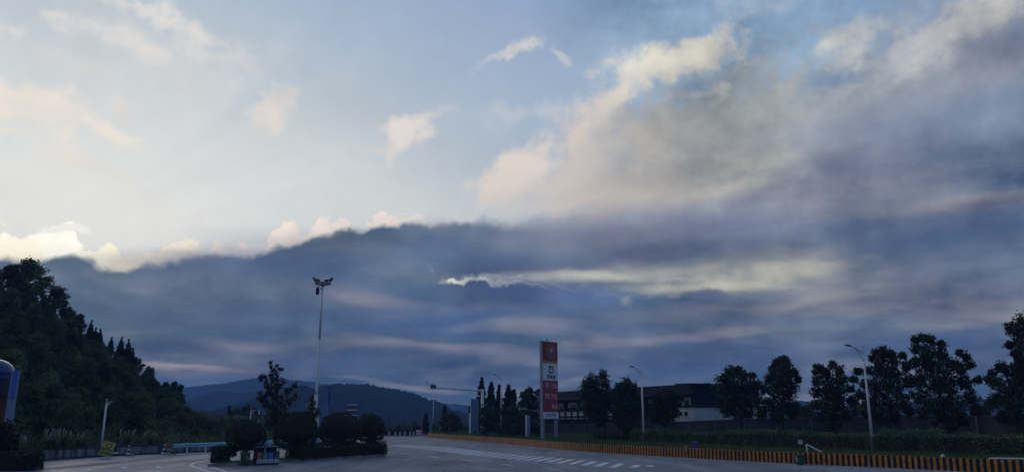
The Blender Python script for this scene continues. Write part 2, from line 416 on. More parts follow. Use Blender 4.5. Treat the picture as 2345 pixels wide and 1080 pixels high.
def material(name, col, rough=0.7, spec=0.3, var=0.0, vscale=3.0, metal=0.0, bump=0.0, bscale=30.0, rnd=0.0):
    m = bpy.data.materials.new(name)
    m.use_nodes = True
    t = m.node_tree
    b = t.nodes['Principled BSDF']
    b.inputs['Roughness'].default_value = rough
    b.inputs['Specular IOR Level'].default_value = spec
    b.inputs['Metallic'].default_value = metal
    b.inputs['Base Color'].default_value = (*col, 1)
    if var or rnd:
        g = t.nodes.new('ShaderNodeNewGeometry')
        n = t.nodes.new('ShaderNodeTexNoise')
        n.inputs['Scale'].default_value = vscale
        n.inputs['Detail'].default_value = 5
        t.links.new(g.outputs['Position'], n.inputs['Vector'])
        mr = t.nodes.new('ShaderNodeMapRange')
        mr.inputs[1].default_value = 0.3
        mr.inputs[2].default_value = 0.7
        mr.inputs[3].default_value = 1 - var
        mr.inputs[4].default_value = 1 + var
        t.links.new(n.outputs[0], mr.inputs[0])
        src = mr.outputs[0]
        if rnd:
            oi = t.nodes.new('ShaderNodeObjectInfo')
            m2 = t.nodes.new('ShaderNodeMapRange')
            m2.inputs[3].default_value = 1 - rnd
            m2.inputs[4].default_value = 1 + rnd
            t.links.new(oi.outputs['Random'], m2.inputs[0])
            mu = t.nodes.new('ShaderNodeMath'); mu.operation = 'MULTIPLY'
            t.links.new(src, mu.inputs[0]); t.links.new(m2.outputs[0], mu.inputs[1])
            src = mu.outputs[0]
        vm = t.nodes.new('ShaderNodeVectorMath'); vm.operation = 'SCALE'
        vm.inputs[0].default_value = col
        t.links.new(src, vm.inputs['Scale'])
        t.links.new(vm.outputs[0], b.inputs['Base Color'])
    if bump:
        g = t.nodes.new('ShaderNodeNewGeometry')
        n = t.nodes.new('ShaderNodeTexNoise')
        n.inputs['Scale'].default_value = bscale
        n.inputs['Detail'].default_value = 6
        t.links.new(g.outputs['Position'], n.inputs['Vector'])
        bp = t.nodes.new('ShaderNodeBump')
        bp.inputs['Strength'].default_value = bump
        bp.inputs['Distance'].default_value = 0.02
        t.links.new(n.outputs[0], bp.inputs['Height'])
        t.links.new(bp.outputs[0], b.inputs['Normal'])
    return m

class MB:
    """collects simple solids and links them as ONE mesh object"""
    def __init__(s):
        s.v = []; s.f = []
    def add(s, vs, fs):
        o = len(s.v)
        s.v += [tuple(v) for v in vs]
        s.f += [tuple(i + o for i in f) for f in fs]
        return s
    def box(s, x0, x1, y0, y1, z0, z1):
        return s.add([(x0, y0, z0), (x1, y0, z0), (x1, y1, z0), (x0, y1, z0), (x0, y0, z1), (x1, y0, z1), (x1, y1, z1), (x0, y1, z1)],
                     [(0, 3, 2, 1), (4, 5, 6, 7), (0, 1, 5, 4), (1, 2, 6, 5), (2, 3, 7, 6), (3, 0, 4, 7)])
    def hexa(s, b, t):
        return s.add(list(b) + list(t), [(0, 3, 2, 1), (4, 5, 6, 7), (0, 1, 5, 4), (1, 2, 6, 5), (2, 3, 7, 6), (3, 0, 4, 7)])
    def tube(s, pts, rad, n=10, cap=True):
        pts = [Vector(p) for p in pts]
        if not isinstance(rad, (list, tuple)):
            rad = [rad] * len(pts)
        vs, fs = [], []
        for i, p in enumerate(pts):
            d = (pts[min(i + 1, len(pts) - 1)] - pts[max(i - 1, 0)]).normalized()
            a = d.cross(Vector((0, 0, 1)))
            if a.length < 1e-3:
                a = Vector((1, 0, 0))
            a.normalize(); b = d.cross(a).normalized()
            for k in range(n):
                q = 2 * PI * k / n
                vs.append(p + (a * math.cos(q) + b * math.sin(q)) * rad[i])
        for i in range(len(pts) - 1):
            for k in range(n):
                k2 = (k + 1) % n
                fs.append((i * n + k, i * n + k2, (i + 1) * n + k2, (i + 1) * n + k))
        if cap:
            fs.append(tuple(range(n))[::-1]); fs.append(tuple((len(pts) - 1) * n + k for k in range(n)))
        return s.add(vs, fs)
    def lathe(s, prof, n=20, c=(0, 0)):
        vs, fs = [], []
        for r, z in prof:
            for k in range(n):
                q = 2 * PI * k / n
                vs.append((c[0] + r * math.cos(q), c[1] + r * math.sin(q), z))
        for i in range(len(prof) - 1):
            for k in range(n):
                k2 = (k + 1) % n
                fs.append((i * n + k, i * n + k2, (i + 1) * n + k2, (i + 1) * n + k))
        fs.append(tuple(range(n))[::-1]); fs.append(tuple((len(prof) - 1) * n + k for k in range(n)))
        return s.add(vs, fs)
    def prism(s, poly, y0, y1):
        """polygon in x,z pulled from y0 to y1"""
        n = len(poly)
        vs = [(x, y0, z) for x, z in poly] + [(x, y1, z) for x, z in poly]
        fs = [tuple(range(n)), tuple(range(n, 2 * n))[::-1]] + [(i, n + i, n + (i + 1) % n, (i + 1) % n) for i in range(n)]
        return s.add(vs, fs)
    def sheet(s, poly, z):
        return s.add([(p[0], p[1], z) for p in poly], [tuple(range(len(poly)))])
    def mesh(s, name, mat, smooth=False):
        me = bpy.data.meshes.new(name)
        me.from_pydata(s.v, [], s.f)
        me.materials.append(mat)
        if smooth:
            me.polygons.foreach_set('use_smooth', [True] * len(me.polygons))
        me.update()
        return me
    def build(s, name, mat, parent=None, smooth=False, bevel=0.0):
        o = link(name, s.mesh(name, mat, smooth), parent)
        if bevel:
            b = o.modifiers.new('bevel', 'BEVEL'); b.width = bevel; b.segments = 2; b.limit_method = 'ANGLE'
        return o
def link(name, me, parent=None):
    o = bpy.data.objects.new(name, me)
    COL.objects.link(o)
    if parent is not None:
        o.parent = parent
    return o
def tag(o, label=None, cat=None, group=None, kind=None):
    if label: o['label'] = label
    if cat: o['category'] = cat
    if group: o['group'] = group
    if kind: o['kind'] = kind
    return o
def thing(name, label, cat, loc=(0, 0, 0), rz=0.0, group=None):
    o = bpy.data.objects.new(name, None)
    COL.objects.link(o)
    o.location = loc
    o.rotation_euler = (0, 0, rz)
    o.empty_display_size = 0.3
    return tag(o, label, cat, group)
def structure(o):
    return tag(o, kind='structure')
KIDS = {}
def dup(root, loc, rz=0.0, sc=1.0, label=None, group=None):
    r = root.copy()
    COL.objects.link(r)
    r.location = loc
    r.rotation_euler = (0, 0, rz)
    r.scale = (sc, sc, sc) if isinstance(sc, (int, float)) else sc
    if label: r['label'] = label
    if group: r['group'] = group
    for ch in list(root.children):
        c = ch.copy()
        COL.objects.link(c)
        c.parent = r
        for g in list(ch.children):
            d = g.copy()
            COL.objects.link(d)
            d.parent = c
    return r
def gy(px, py, z=0.0):
    return G(px, py, z).y
def text_mesh(name, body, size, mat, parent, loc, rot=(PI / 2, 0, 0), squeeze=1.0, bold=0.0):
    c = bpy.data.curves.new(name, 'FONT')
    c.body = body
    c.size = size
    c.align_x = 'CENTER'
    c.align_y = 'CENTER'
    c.extrude = 0.004
    c.offset = bold
    t = bpy.data.objects.new(name + '_tmp', c)
    COL.objects.link(t)
    dg = bpy.context.evaluated_depsgraph_get()
    me = bpy.data.meshes.new_from_object(t.evaluated_get(dg))
    bpy.data.objects.remove(t)
    me.name = name
    me.materials.clear()
    me.materials.append(mat)
    o = link(name, me, parent)
    o.location = loc
    o.rotation_euler = rot
    o.scale = (squeeze, 1, 1)
    return o

# ---- foliage
def leaf_mesh(name, C, size, mat, droop=0.0):
    """C: (n,3) leaf centres -> one mesh of pointed leaf faces"""
    C = np.asarray(C, float)
    n = len(C)
    s = (np.asarray(size, float) * np.ones(n)) * rng.uniform(0.65, 1.35, n)
    u = rng.normal(size=(n, 3)); u[:, 2] -= droop
    u /= np.linalg.norm(u, axis=1)[:, None]
    w = rng.normal(size=(n, 3))
    v = np.cross(u, w); v /= np.linalg.norm(v, axis=1)[:, None] + 1e-9
    nrm = np.cross(u, v)
    a = u * (s * 0.5)[:, None]
    b = v * (s * 0.27)[:, None]
    k = nrm * (s * 0.08)[:, None]
    V = np.stack([C - a, C + b - a * 0.1 + k, C + a, C - b - a * 0.1 + k], 1).reshape(-1, 3)
    me = bpy.data.meshes.new(name)
    me.vertices.add(4 * n); me.vertices.foreach_set('co', V.ravel())
    me.loops.add(4 * n); me.loops.foreach_set('vertex_index', np.arange(4 * n, dtype=np.int32))
    me.polygons.add(n)
    me.polygons.foreach_set('loop_start', np.arange(0, 4 * n, 4, dtype=np.int32))
    me.polygons.foreach_set('loop_total', np.full(n, 4, dtype=np.int32))
    me.materials.append(mat)
    me.update(calc_edges=True)
    return me
def clumps(lobes, per=1.0, leaf=0.25, core=True):
    """lobes (x,y,z,r[,rz]) -> leaf centres gathered in uneven clumps over each lobe, plus sizes"""
    P, S = [], []
    for lb in lobes:
        x, y, z, r = lb[:4]
        rz = lb[4] if len(lb) > 4 else r
        m = max(6, int(26 * per))
        d = rng.normal(size=(m, 3)); d /= np.linalg.norm(d, axis=1)[:, None]
        cen = d * (rng.uniform(0.35, 1.06, m) ** 0.7)[:, None]
        cnt = max(8, int(per * 23 * (r / leaf / 4.0) ** 2))
        cnt = min(cnt, 110)
        q = cen[:, None, :] + rng.normal(size=(m, cnt, 3)) * rng.uniform(0.10, 0.24, m)[:, None, None]
        q = q.reshape(-1, 3)
        P.append(q * [r, r, rz] + [x, y, z]); S.append(np.full(len(q), leaf))
        if core:
            c = np.clip(rng.normal(size=(70, 3)) * 0.34, -.62, .62)
            P.append(c * [r, r, rz] + [x, y, z]); S.append(np.full(70, leaf * 1.9))
    return np.concatenate(P), np.concatenate(S)
def branch_trunk(mb, base, tips, r0):
    """tapered trunk with limbs to the given points"""
    base = Vector(base)
    tips = [Vector(t) for t in tips]
    top = max(tips, key=lambda t: t.z)
    zmin = min(t.z for t in tips)
    def on(z):
        f = (z - base.z) / max(0.1, top.z - base.z)
        return base + (top - base) * f + Vector((math.sin(f * 5) * 0.12, math.cos(f * 4) * 0.08, 0)) * f
    H = top.z - base.z
    zs = [base.z + H * k / 7 for k in range(8)]
    mb.tube([on(z) for z in zs], [r0 * (1.25 if k == 0 else 1 - k / 8.5) for k in range(8)], 8)
    for t in tips:
        if t is top:
            continue
        z0 = base.z + (t.z - base.z) * 0.62
        z0 = max(z0, base.z + H * 0.18)
        p = on(z0)
        mid = p.lerp(t, 0.5) + Vector((0, 0, (t.z - z0) * 0.1))
        f = (z0 - base.z) / H
        mb.tube([p, mid, t], [r0 * (0.6 - 0.4 * f), r0 * 0.3, r0 * 0.12], 6)

LEAF = [material('camphor_leaf', (0.034, 0.046, 0.024), 0.6, 0.25, 0.45, 0.9),
        material('hill_leaf', (0.088, 0.116, 0.045), 0.65, 0.2, 0.6, 0.35, rnd=0.5),
        material('conifer_needle', (0.025, 0.040, 0.024), 0.7, 0.15, 0.4, 0.8, rnd=0.2),
        material('clipped_leaf', (0.036, 0.042, 0.022), 0.65, 0.2, 0.4, 3.0),
        material('hedge_leaf', (0.085, 0.135, 0.038), 0.6, 0.25, 0.5, 1.2),
        material('grass_blade', (0.080, 0.120, 0.036), 0.7, 0.2, 0.45, 0.8),
        material('magnolia_leaf', (0.040, 0.046, 0.028), 0.5, 0.3, 0.4, 3.0)]
BARK = material('bark', (0.050, 0.042, 0.036), 0.9, 0.1, 0.3, 6.0, bump=0.6)
PALE_BARK = material('pale_plume', (0.55, 0.52, 0.46), 0.9, 0.1)
WHITE = material('white_paint', (0.72, 0.72, 0.70), 0.5, 0.4, 0.08, 2.0)
POLE = material('galvanised_pole', (0.62, 0.63, 0.65), 0.45, 0.5, 0.06, 1.5)
DARK = material('dark_metal', (0.020, 0.021, 0.025), 0.55, 0.4)
SLEEVE = material('dark_sleeve', (0.06, 0.065, 0.075), 0.7, 0.3)
CONC = material('weathered_concrete', (0.26, 0.26, 0.26), 0.85, 0.2, 0.45, 1.6, bump=0.5, bscale=8)

# ------------------------------------------------------------------ ground, road, hills
def asphalt_material():
    m = bpy.data.materials.new('asphalt')
    m.use_nodes = True
    t = m.node_tree
    b = t.nodes['Principled BSDF']
    g = t.nodes.new('ShaderNodeNewGeometry')
    def nz(scale, detail, sx=1, sy=1, rot=0):
        mp = t.nodes.new('ShaderNodeMapping')
        mp.inputs['Scale'].default_value = (sx, sy, 1)
        mp.inputs['Rotation'].default_value = (0, 0, rot)
        t.links.new(g.outputs['Position'], mp.inputs[0])
        n = t.nodes.new('ShaderNodeTexNoise')
        n.inputs['Scale'].default_value = scale
        n.inputs['Detail'].default_value = detail
        n.inputs['Roughness'].default_value = 0.6
        t.links.new(mp.outputs[0], n.inputs['Vector'])
        return n.outputs[0]
    def mr(x, a, b_, c, d):
        n = t.nodes.new('ShaderNodeMapRange')
        t.links.new(x, n.inputs[0])
        for i, v in enumerate((a, b_, c, d)):
            n.inputs[i + 1].default_value = v
        return n.outputs[0]
    def mul(a, b_):
        n = t.nodes.new('ShaderNodeMath'); n.operation = 'MULTIPLY'
        t.links.new(a, n.inputs[0]); t.links.new(b_, n.inputs[1])
        return n.outputs[0]
    big = mr(nz(0.06, 4), 0.35, 0.65, 0.82, 1.12)
    wear = mr(nz(0.5, 5, 1.0, 0.10, R(-24)), 0.36, 0.62, 0.66, 1.16)      # tyre-worn lanes drawn out along the road
    stain = mr(nz(0.22, 6, 1.0, 0.3, R(-40)), 0.52, 0.64, 1.0, 0.55)
    fine = mr(nz(14.0, 4), 0.3, 0.7, 0.86, 1.14)
    # sealed cracks
    vo = t.nodes.new('ShaderNodeTexVoronoi'); vo.feature = 'DISTANCE_TO_EDGE'
    vo.inputs['Scale'].default_value = 0.11
    ad = t.nodes.new('ShaderNodeVectorMath'); ad.operation = 'ADD'
    nn = t.nodes.new('ShaderNodeTexNoise'); nn.inputs['Scale'].default_value = 0.7; nn.inputs['Detail'].default_value = 4
    t.links.new(g.outputs['Position'], nn.inputs['Vector'])
    t.links.new(g.outputs['Position'], ad.inputs[0]); t.links.new(nn.outputs['Color'], ad.inputs[1])
    t.links.new(ad.outputs[0], vo.inputs['Vector'])
    crack = mr(vo.outputs['Distance'], 0.003, 0.011, 0.50, 1.0)
    k = mul(mul(mul(big, wear), mul(stain, fine)), crack)
    vm = t.nodes.new('ShaderNodeVectorMath'); vm.operation = 'SCALE'
    vm.inputs[0].default_value = (0.190, 0.200, 0.225)
    t.links.new(k, vm.inputs['Scale'])
    t.links.new(vm.outputs[0], b.inputs['Base Color'])
    rg = mr(nz(0.35, 4, 1, .2, R(-24)), 0.35, 0.65, 0.55, 0.8)
    t.links.new(rg, b.inputs['Roughness'])
    b.inputs['Specular IOR Level'].default_value = 0.4
    bp = t.nodes.new('ShaderNodeBump'); bp.inputs['Strength'].default_value = 0.35; bp.inputs['Distance'].default_value = 0.01
    t.links.new(nz(60.0, 3), bp.inputs['Height']); t.links.new(bp.outputs[0], b.inputs['Normal'])
    return m
ASPHALT = asphalt_material()
def worn_paint(name, col, lo=0.36, hi=0.52):
    """road paint with the asphalt showing through where it is worn"""
    m = material(name, col, 0.7, 0.3)
    t = m.node_tree
    b = t.nodes['Principled BSDF']
    g = t.nodes.new('ShaderNodeNewGeometry')
    n = t.nodes.new('ShaderNodeTexNoise'); n.inputs['Scale'].default_value = 2.2; n.inputs['Detail'].default_value = 8; n.inputs['Roughness'].default_value = 0.7
    t.links.new(g.outputs['Position'], n.inputs['Vector'])
    r = t.nodes.new('ShaderNodeMapRange'); r.inputs[1].default_value = lo; r.inputs[2].default_value = hi
    t.links.new(n.outputs[0], r.inputs[0])
    x = t.nodes.new('ShaderNodeMix'); x.data_type = 'RGBA'
    x.inputs[6].default_value = (0.18, 0.188, 0.21, 1); x.inputs[7].default_value = (*col, 1)
    t.links.new(r.outputs[0], x.inputs[0]); t.links.new(x.outputs[2], b.inputs['Base Color'])
    return m
PAINT = worn_paint('road_paint', (0.72, 0.72, 0.72), 0.30, 0.46)
PAINT_WORN = worn_paint('worn_road_paint', (0.52, 0.52, 0.53), 0.38, 0.60)
EARTH = material('dark_earth', (0.016, 0.020, 0.016), 0.95, 0.0, 0.4, 0.2)
SOIL = material('hill_soil', (0.032, 0.042, 0.022), 0.95, 0.0, 0.5, 0.3)
FAR = material('far_forest', (0.016, 0.022, 0.022), 1.0, 0.0, 0.35, 0.02)
LAWN = material('lawn_ground', (0.040, 0.062, 0.022), 0.95, 0.0, 0.45, 0.7)

gm = MB(); S_ = 7000
gm.add([(-S_, -S_, -0.05), (S_, -S_, -0.05), (S_, S_, -0.05), (-S_, S_, -0.05)], [(0, 1, 2, 3)])
structure(gm.build('ground', EARTH))

WALL_PX = [(-160, 1080), (0, 1064), (65, 1059), (120, 1054.7), (168, 1051), (240, 1046.6), (302, 1043.5), (374, 1040.4), (440, 1037.3), (520, 1033.5), (640, 1027), (760, 1018)]
WALL_PX = [(a, b - 3.2) for a, b in WALL_PX]
WALL = [G(*p) for p in WALL_PX]
BAR_PX = [(979, 1000.5), (1032, 1005.2), (1085, 1009), (1139, 1013.5), (1220, 1022), (1300, 1030.5), (1390, 1036.5), (1475, 1041.5), (1575, 1047.6), (1689, 1053.8), (1820, 1060.8), (1990, 1068), (2149, 1075.6), (2345, 1085), (2700, 1101)]
BAR = [G(*p) for p in BAR_PX]
def resample(P, step):
    out = [P[0].copy()]
    acc = 0.0
    for a, b in zip(P[:-1], P[1:]):
        d = (b - a).length
        t = step - acc
        while t <= d:
            out.append(a.lerp(b, t / d)); t += step
        acc = (acc + d) % step if d + acc >= step else acc + d
    return out
def smooth_path(P, it=3):
    for _ in range(it):
        Q = [P[0]]
        for a, b in zip(P[:-1], P[1:]):
            Q += [a.lerp(b, .25), a.lerp(b, .75)]
        P = Q + [P[-1]]
    return P
WALLS = smooth_path(WALL, 2)
BARS = smooth_path(BAR, 2)
far_l = Vector((-26, 140, 0)); far_r = Vector((BAR[0].x + 3, 140, 0))
road_poly = [Vector((-48, -30, 0))] + [Vector((-46, 20, 0))] + WALLS + [far_l, far_r] + BARS + [Vector((52, 15, 0)), Vector((52, -30, 0))]
rm = MB(); rm.sheet(road_poly, 0.0)
road = structure(rm.build('road', ASPHALT))

def ribbon(pts, w, z=0.008):
    mb = MB()
    L_, R_ = [], []
    for i, p in enumerate(pts):
        d = (pts[min(i + 1, len(pts) - 1)] - pts[max(0, i - 1)]); d.z = 0; d.normalize()
        n = Vector((-d.y, d.x, 0)) * w * 0.5
        L_.append(p + n); R_.append(p - n)
    k = len(pts)
    mb.add([(p.x, p.y, z) for p in L_ + R_], [(i, i + 1, k + i + 1, k + i) for i in range(k - 1)])
    return mb
def line(px, w=0.15, mat=None, z=0.008, name='marking_line', sm=1):
    pts = [G(*p) for p in px]
    if len(pts) > 2:
        pts = smooth_path(pts, sm)
    return ribbon(pts, w, z).build(name, mat or PAINT, road)
# hatched island of slanting bars
LO = smooth_path([G(*p) for p in [(884, 1018.5), (925, 1024), (985, 1029.5), (1032, 1036), (1070, 1041), (1114, 1045.5), (1200, 1053.5), (1290, 1061), (1351, 1066), (1390, 1069), (1425, 1070), (1464, 1067.8), (1500, 1066.5)]], 2)
UP = smooth_path([G(*p) for p in [(884, 1017.5), (950, 1018.6), (1000, 1020.6), (1027, 1022.5), (1070, 1028.5), (1092, 1031), (1130, 1035), (1200, 1041.5), (1280, 1048.5), (1350, 1055), (1383, 1057.8), (1411, 1059.5), (1444, 1063), (1480, 1064.5), (1515, 1066)]], 2)
def hit(p, d, path):
    best = None
    for a, b in zip(path[:-1], path[1:]):
        e = b - a
        den = d.x * e.y - d.y * e.x
        if abs(den) < 1e-6:
            continue
        t = ((a.x - p.x) * e.y - (a.y - p.y) * e.x) / den
        q = ((a.x - p.x) * d.y - (a.y - p.y) * d.x) / den
        if -0.001 <= q <= 1.001 and t > 0.2 and (best is None or t < best):
            best = t
    return best
hd = Vector((0.26, 0.965, 0))
for p in resample(LO, 1.32)[1:]:
    t = hit(p, hd, UP)
    if t is None or t < 0.35 or t > 16:
        continue
    e = p + hd * t
    side = Vector((0.62, -0.30, 0)) * 0.62
    mb = MB(); mb.add([(q.x, q.y, 0.009) for q in (p, p + side, e + side, e)], [(0, 1, 2, 3)])
    mb.build('marking_bar', PAINT, road)
ribbon(LO, 0.14).build('marking_line', PAINT_WORN, road)
for a, b in [((919, 1036), (938, 1038.8)), ((982, 1043), (1005, 1047)), ((1057, 1051), (1083, 1054.7)), ((1146, 1061), (1178, 1065.4)), ((870, 1029.5), (880, 1031.8)), ((1255, 1072), (1292, 1076.5)), ((1072, 1021), (1096, 1025))]:
    line([a, b], 0.16)
line([(886, 1046), (938, 1054), (1054, 1065), (1140, 1075.5), (1215, 1086)], 0.22, PAINT_WORN)
for a, b in [((860, 1064.5), (895, 1061)), ((640, 1066.7), (730, 1063)), ((860, 1075.5), (951, 1067.4)), ((773, 1071), (866, 1064)), ((823, 1079), (870, 1074.6)), ((517, 1077), (640, 1069)), ((975, 1082), (1075, 1071)), ((700, 1078), (780, 1072))]:
    line([a, b], 0.13, PAINT_WORN)
line([(476, 1053.6), (456, 1056.5), (442, 1060), (437, 1063.8), (441, 1067.5), (456, 1072.5), (482, 1080), (506, 1087)], 0.17)
line([(480, 1068), (498, 1072.6), (518, 1079.5), (534, 1085)], 0.15)
for (x, y) in [(118, 1075), (203, 1074.5), (283, 1069.5), (362, 1068.6)]:              # small worn arrow marks in the left bay
    a = [G(x - 5, y - 2.2), G(x + 2, y - 0.6), G(x + 12, y + 0.4), G(x + 6, y + 2.2), G(x - 1, y + 1.6), G(x - 4, y + 0.4)]
    mb = MB(); mb.sheet(a, 0.009); mb.build('marking_arrow', PAINT, road)
# pale gutter strip under the barrier
gut = MB(); q = []
for i, p in enumerate(BARS):
    d = (BARS[min(i + 1, len(BARS) - 1)] - BARS[max(0, i - 1)]); d.normalize()
    n = Vector((d.y, -d.x, 0))
    n = n if n.x < 0 else -n
    q.append((p, p + n * (0.9 + 0.15 * math.sin(i * 1.7))))
k = len(q)
gut.add([(a.x, a.y, 0.005) for a, b in q] + [(b.x, b.y, 0.005) for a, b in q], [(i, i + 1, k + i + 1, k + i) for i in range(k - 1)])
structure(gut.build('gutter', material('gutter_concrete', (0.26, 0.26, 0.27), 0.85, 0.2, 0.3, 1.2)))

# ---- verge behind the barrier, up to the retaining wall
def out_normal(path, i):
    d = (path[min(i + 1, len(path) - 1)] - path[max(0, i - 1)]); d.z = 0; d.normalize()
    n = Vector((-d.y, d.x, 0))
    return n if n.x > 0 else -n
RW_PX = [(1000, 140), (1160, 126), (1290, 112), (1420, 101), (1550, 92), (1744, 82), (1950, 74), (2120, 68), (2345, 60), (2700, 46), (3100, 36)]
RW = [Vector(((px - 1172.5) / FPX * Y * 1.0 / (CP - 0), Y, 0)) for px, Y in RW_PX]
RW = [Vector((at(px, 960, Y).x, Y, 0)) for px, Y in RW_PX]
RWS = smooth_path(RW, 2)
vg = MB()
A = [BARS[int(i * (len(BARS) - 1) / 60)] for i in range(61)]
B = [RWS[int(i * (len(RWS) - 1) / 60)] for i in range(61)]
rows = 14
for i in range(61):
    n = out_normal(A, i)
    a0_ = A[i] + n * 0.20
    for j in range(rows + 1):
        f = j / rows
        p = a0_.lerp(B[i], f)
        vg.v.append((p.x, p.y, 0.60 + 0.35 * f + 0.05 * math.sin(i * .9 + j * 1.3)))
for i in range(60):
    for j in range(rows):
        a = i * (rows + 1) + j
        vg.f.append((a, a + 1, a + rows + 2, a + rows + 1))
structure(vg.build('verge', LAWN, smooth=True))
def verge_point(s, off):
    """point on the verge: s metres along the barrier from its far end, off metres behind it"""
    acc = 0
    for i, (a, b) in enumerate(zip(BARS[:-1], BARS[1:])):
        d = (b - a).length
        if acc + d >= s:
            return a.lerp(b, (s - acc) / d) + out_normal(BARS, i) * off
        acc += d
    return BARS[-1] + out_normal(BARS, len(BARS) - 1) * off
def rw_top(Y):
    return float(np.interp(Y, [36, 60, 68, 74, 82, 92, 101, 112, 126, 140], [3.0, 3.0, 3.0, 2.95, 2.83, 2.50, 2.3, 2.15, 1.9, 1.6]))
# plateau behind the retaining wall
pl = MB()
P = [(p + Vector((0.3, 0.6, 0)), p + Vector((220, 330, 0))) for p in RWS]
k = len(P)
pl.add([(a.x, a.y, rw_top(a.y) - 0.25) for a, b in P] + [(b.x, b.y, 2.4) for a, b in P], [(i, i + 1, k + i + 1, k + i) for i in range(k - 1)])
structure(pl.build('terrace', LAWN, smooth=True))

# ---- wooded hillside on the left
SKY = [(-420, 480), (-250, 560), (-100, 640), (0, 690), (60, 725), (100, 752), (150, 785), (200, 808), (250, 832), (300, 862), (350, 892), (400, 918), (440, 944), (480, 956), (540, 962), (660, 968)]
def sky_y(p):
    return float(np.interp(p, [a for a, b in SKY], [b for a, b in SKY]))
def wall_at(p):
    """foot of the hill: the low wall where this bearing crosses it"""
    return G(p, float(np.interp(p, [a for a, b in WALL_PX], [b for a, b in WALL_PX])))
def hill_point(p, s):
    foot = wall_at(min(640, max(-160, p)))
    ratio = (p - 1172.5) / FPX
    Yf = foot.y + 2.5
    Yr = float(np.interp(p, [-420, 0, 300, 480, 660], [85, 105, 122, 130, 135]))
    Y = Yf + (Yr - Yf) * s
    zr = at(p, sky_y(p), Yr).z
    X = at(p, 960, Y).x
    if s <= 1:
        prof = 0.55 * s + 0.45 * (s * s * (3 - 2 * s))
        z = 0.25 + (zr - 0.25) * prof
    else:
        z = zr * max(0.0, 1 - (s - 1) * 0.7)
    b = 0.6 * math.sin(X * 0.21 + Y * 0.13) + 0.4 * math.sin(X * 0.5 - Y * 0.37)
    return Vector((X, Y, z + b * min(1, s * 3) * min(1, abs(zr) / 8)))
hm = MB()
PP = list(range(-420, 661, 30)); SS = [0, .04] + [k / 16 for k in range(1, 17)] + [1.15, 1.4, 1.8, 2.4]
for p in PP:
    for s in SS:
        v = hill_point(p, s)
        hm.v.append((v.x, v.y, v.z if s > 0 else -0.1))
w_ = len(SS)
for i in range(len(PP) - 1):
    for j in range(w_ - 1):
        a = i * w_ + j
        hm.f.append((a, a + w_, a + w_ + 1, a + 1))
structure(hm.build('hillside', SOIL, smooth=True))

# ---- far mountains, solid ridges
def ridge(name, px, Y, depth, rough_, seed):
    r2 = np.random.default_rng(seed)
    xs = np.arange(px[0][0], px[-1][0] + 1, 4.0)
    ys = np.interp(xs, [a for a, b in px], [b for a, b in px])
    # smooth, then add tree-top roughness
    kz = np.ones(5) / 5
    ys = np.convolve(np.pad(ys, 2, mode='edge'), kz, 'valid')
    mb = MB()
    prof = [(-1.0, 0.0), (-0.75, 0.22), (-0.5, 0.48), (-0.25, 0.77), (0.0, 1.0), (0.4, 0.7), (1.0, 0.0)]
    jit = r2.uniform(-1, 1, (len(xs), len(prof)))
    for i, (x, y) in enumerate(zip(xs, ys)):
        top = at(x, y, Y)
        for j, (q, h) in enumerate(prof):
            yy = Y + q * depth
            z = top.z * h + jit[i, j] * rough_ * (1.0 if h > 0 else 0)
            spur = 1 + 0.10 * math.sin(x * 0.045 + seed) * (1 - abs(q))
            mb.v.append((top.x * (1 + q * depth / Y * 0.6), yy, max(-1.0, z * (spur if j != 4 else 1)) if h > 0 else -1.0))
    n = len(prof)
    for i in range(len(xs) - 1):
        for j in range(n - 1):
            a = i * n + j
            mb.f.append((a, a + n, a + n + 1, a + 1))
    return structure(mb.build(name, FAR, smooth=False))
ridge('mountain', [(380, 958), (470, 944), (520, 933), (560, 920), (600, 905), (650, 890), (680, 883), (697, 880.5), (718, 888), (733, 884), (765, 879), (785, 879), (810, 877), (830, 879), (850, 880), (875, 886), (905, 891), (935, 897), (958, 902),
                   (975, 912), (1000, 916), (1020, 926), (1035, 938), (1060, 942), (1090, 950), (1160, 956), (1300, 958)], 800, 260, 1.1, 3)
ridge('mountain', [(250, 950), (400, 925), (450, 911), (480, 900), (510, 893), (535, 897), (560, 899), (590, 893), (640, 884), (700, 890), (760, 905), (900, 935), (1100, 950)], 1300, 330, 1.5, 5)
ridge('mountain', [(200, 905), (380, 890), (440, 884), (520, 876), (560, 868), (600, 862), (660, 868), (720, 874), (800, 888), (950, 915), (1200, 940)], 1900, 400, 1.6, 9)
ridge('mountain', [(1500, 950), (1700, 935), (1790, 922), (1838, 915), (1870, 922), (1920, 928), (2050, 920), (2250, 912), (2500, 925), (2900, 950)], 1200, 320, 1.5, 12)

# ---- the blue evening air between here and the mountains
hz = MB(); hz.box(-2600, 2600, -300, 2500, -2.2, 150)
hm_ = bpy.data.materials.new('evening_air')
hm_.use_nodes = True
ht = hm_.node_tree
for n in list(ht.nodes):
    ht.nodes.remove(n)
pv = ht.nodes.new('ShaderNodeVolumePrincipled')
pv.inputs['Color'].default_value = (0.28, 0.52, 1.0, 1)
pv.inputs['Density'].default_value = 0.00036
pv.inputs['Anisotropy'].default_value = 0.0
ho = ht.nodes.new('ShaderNodeOutputMaterial')
ht.links.new(pv.outputs[0], ho.inputs['Volume'])
haze = hz.build('haze', hm_)
tag(haze, kind='stuff')

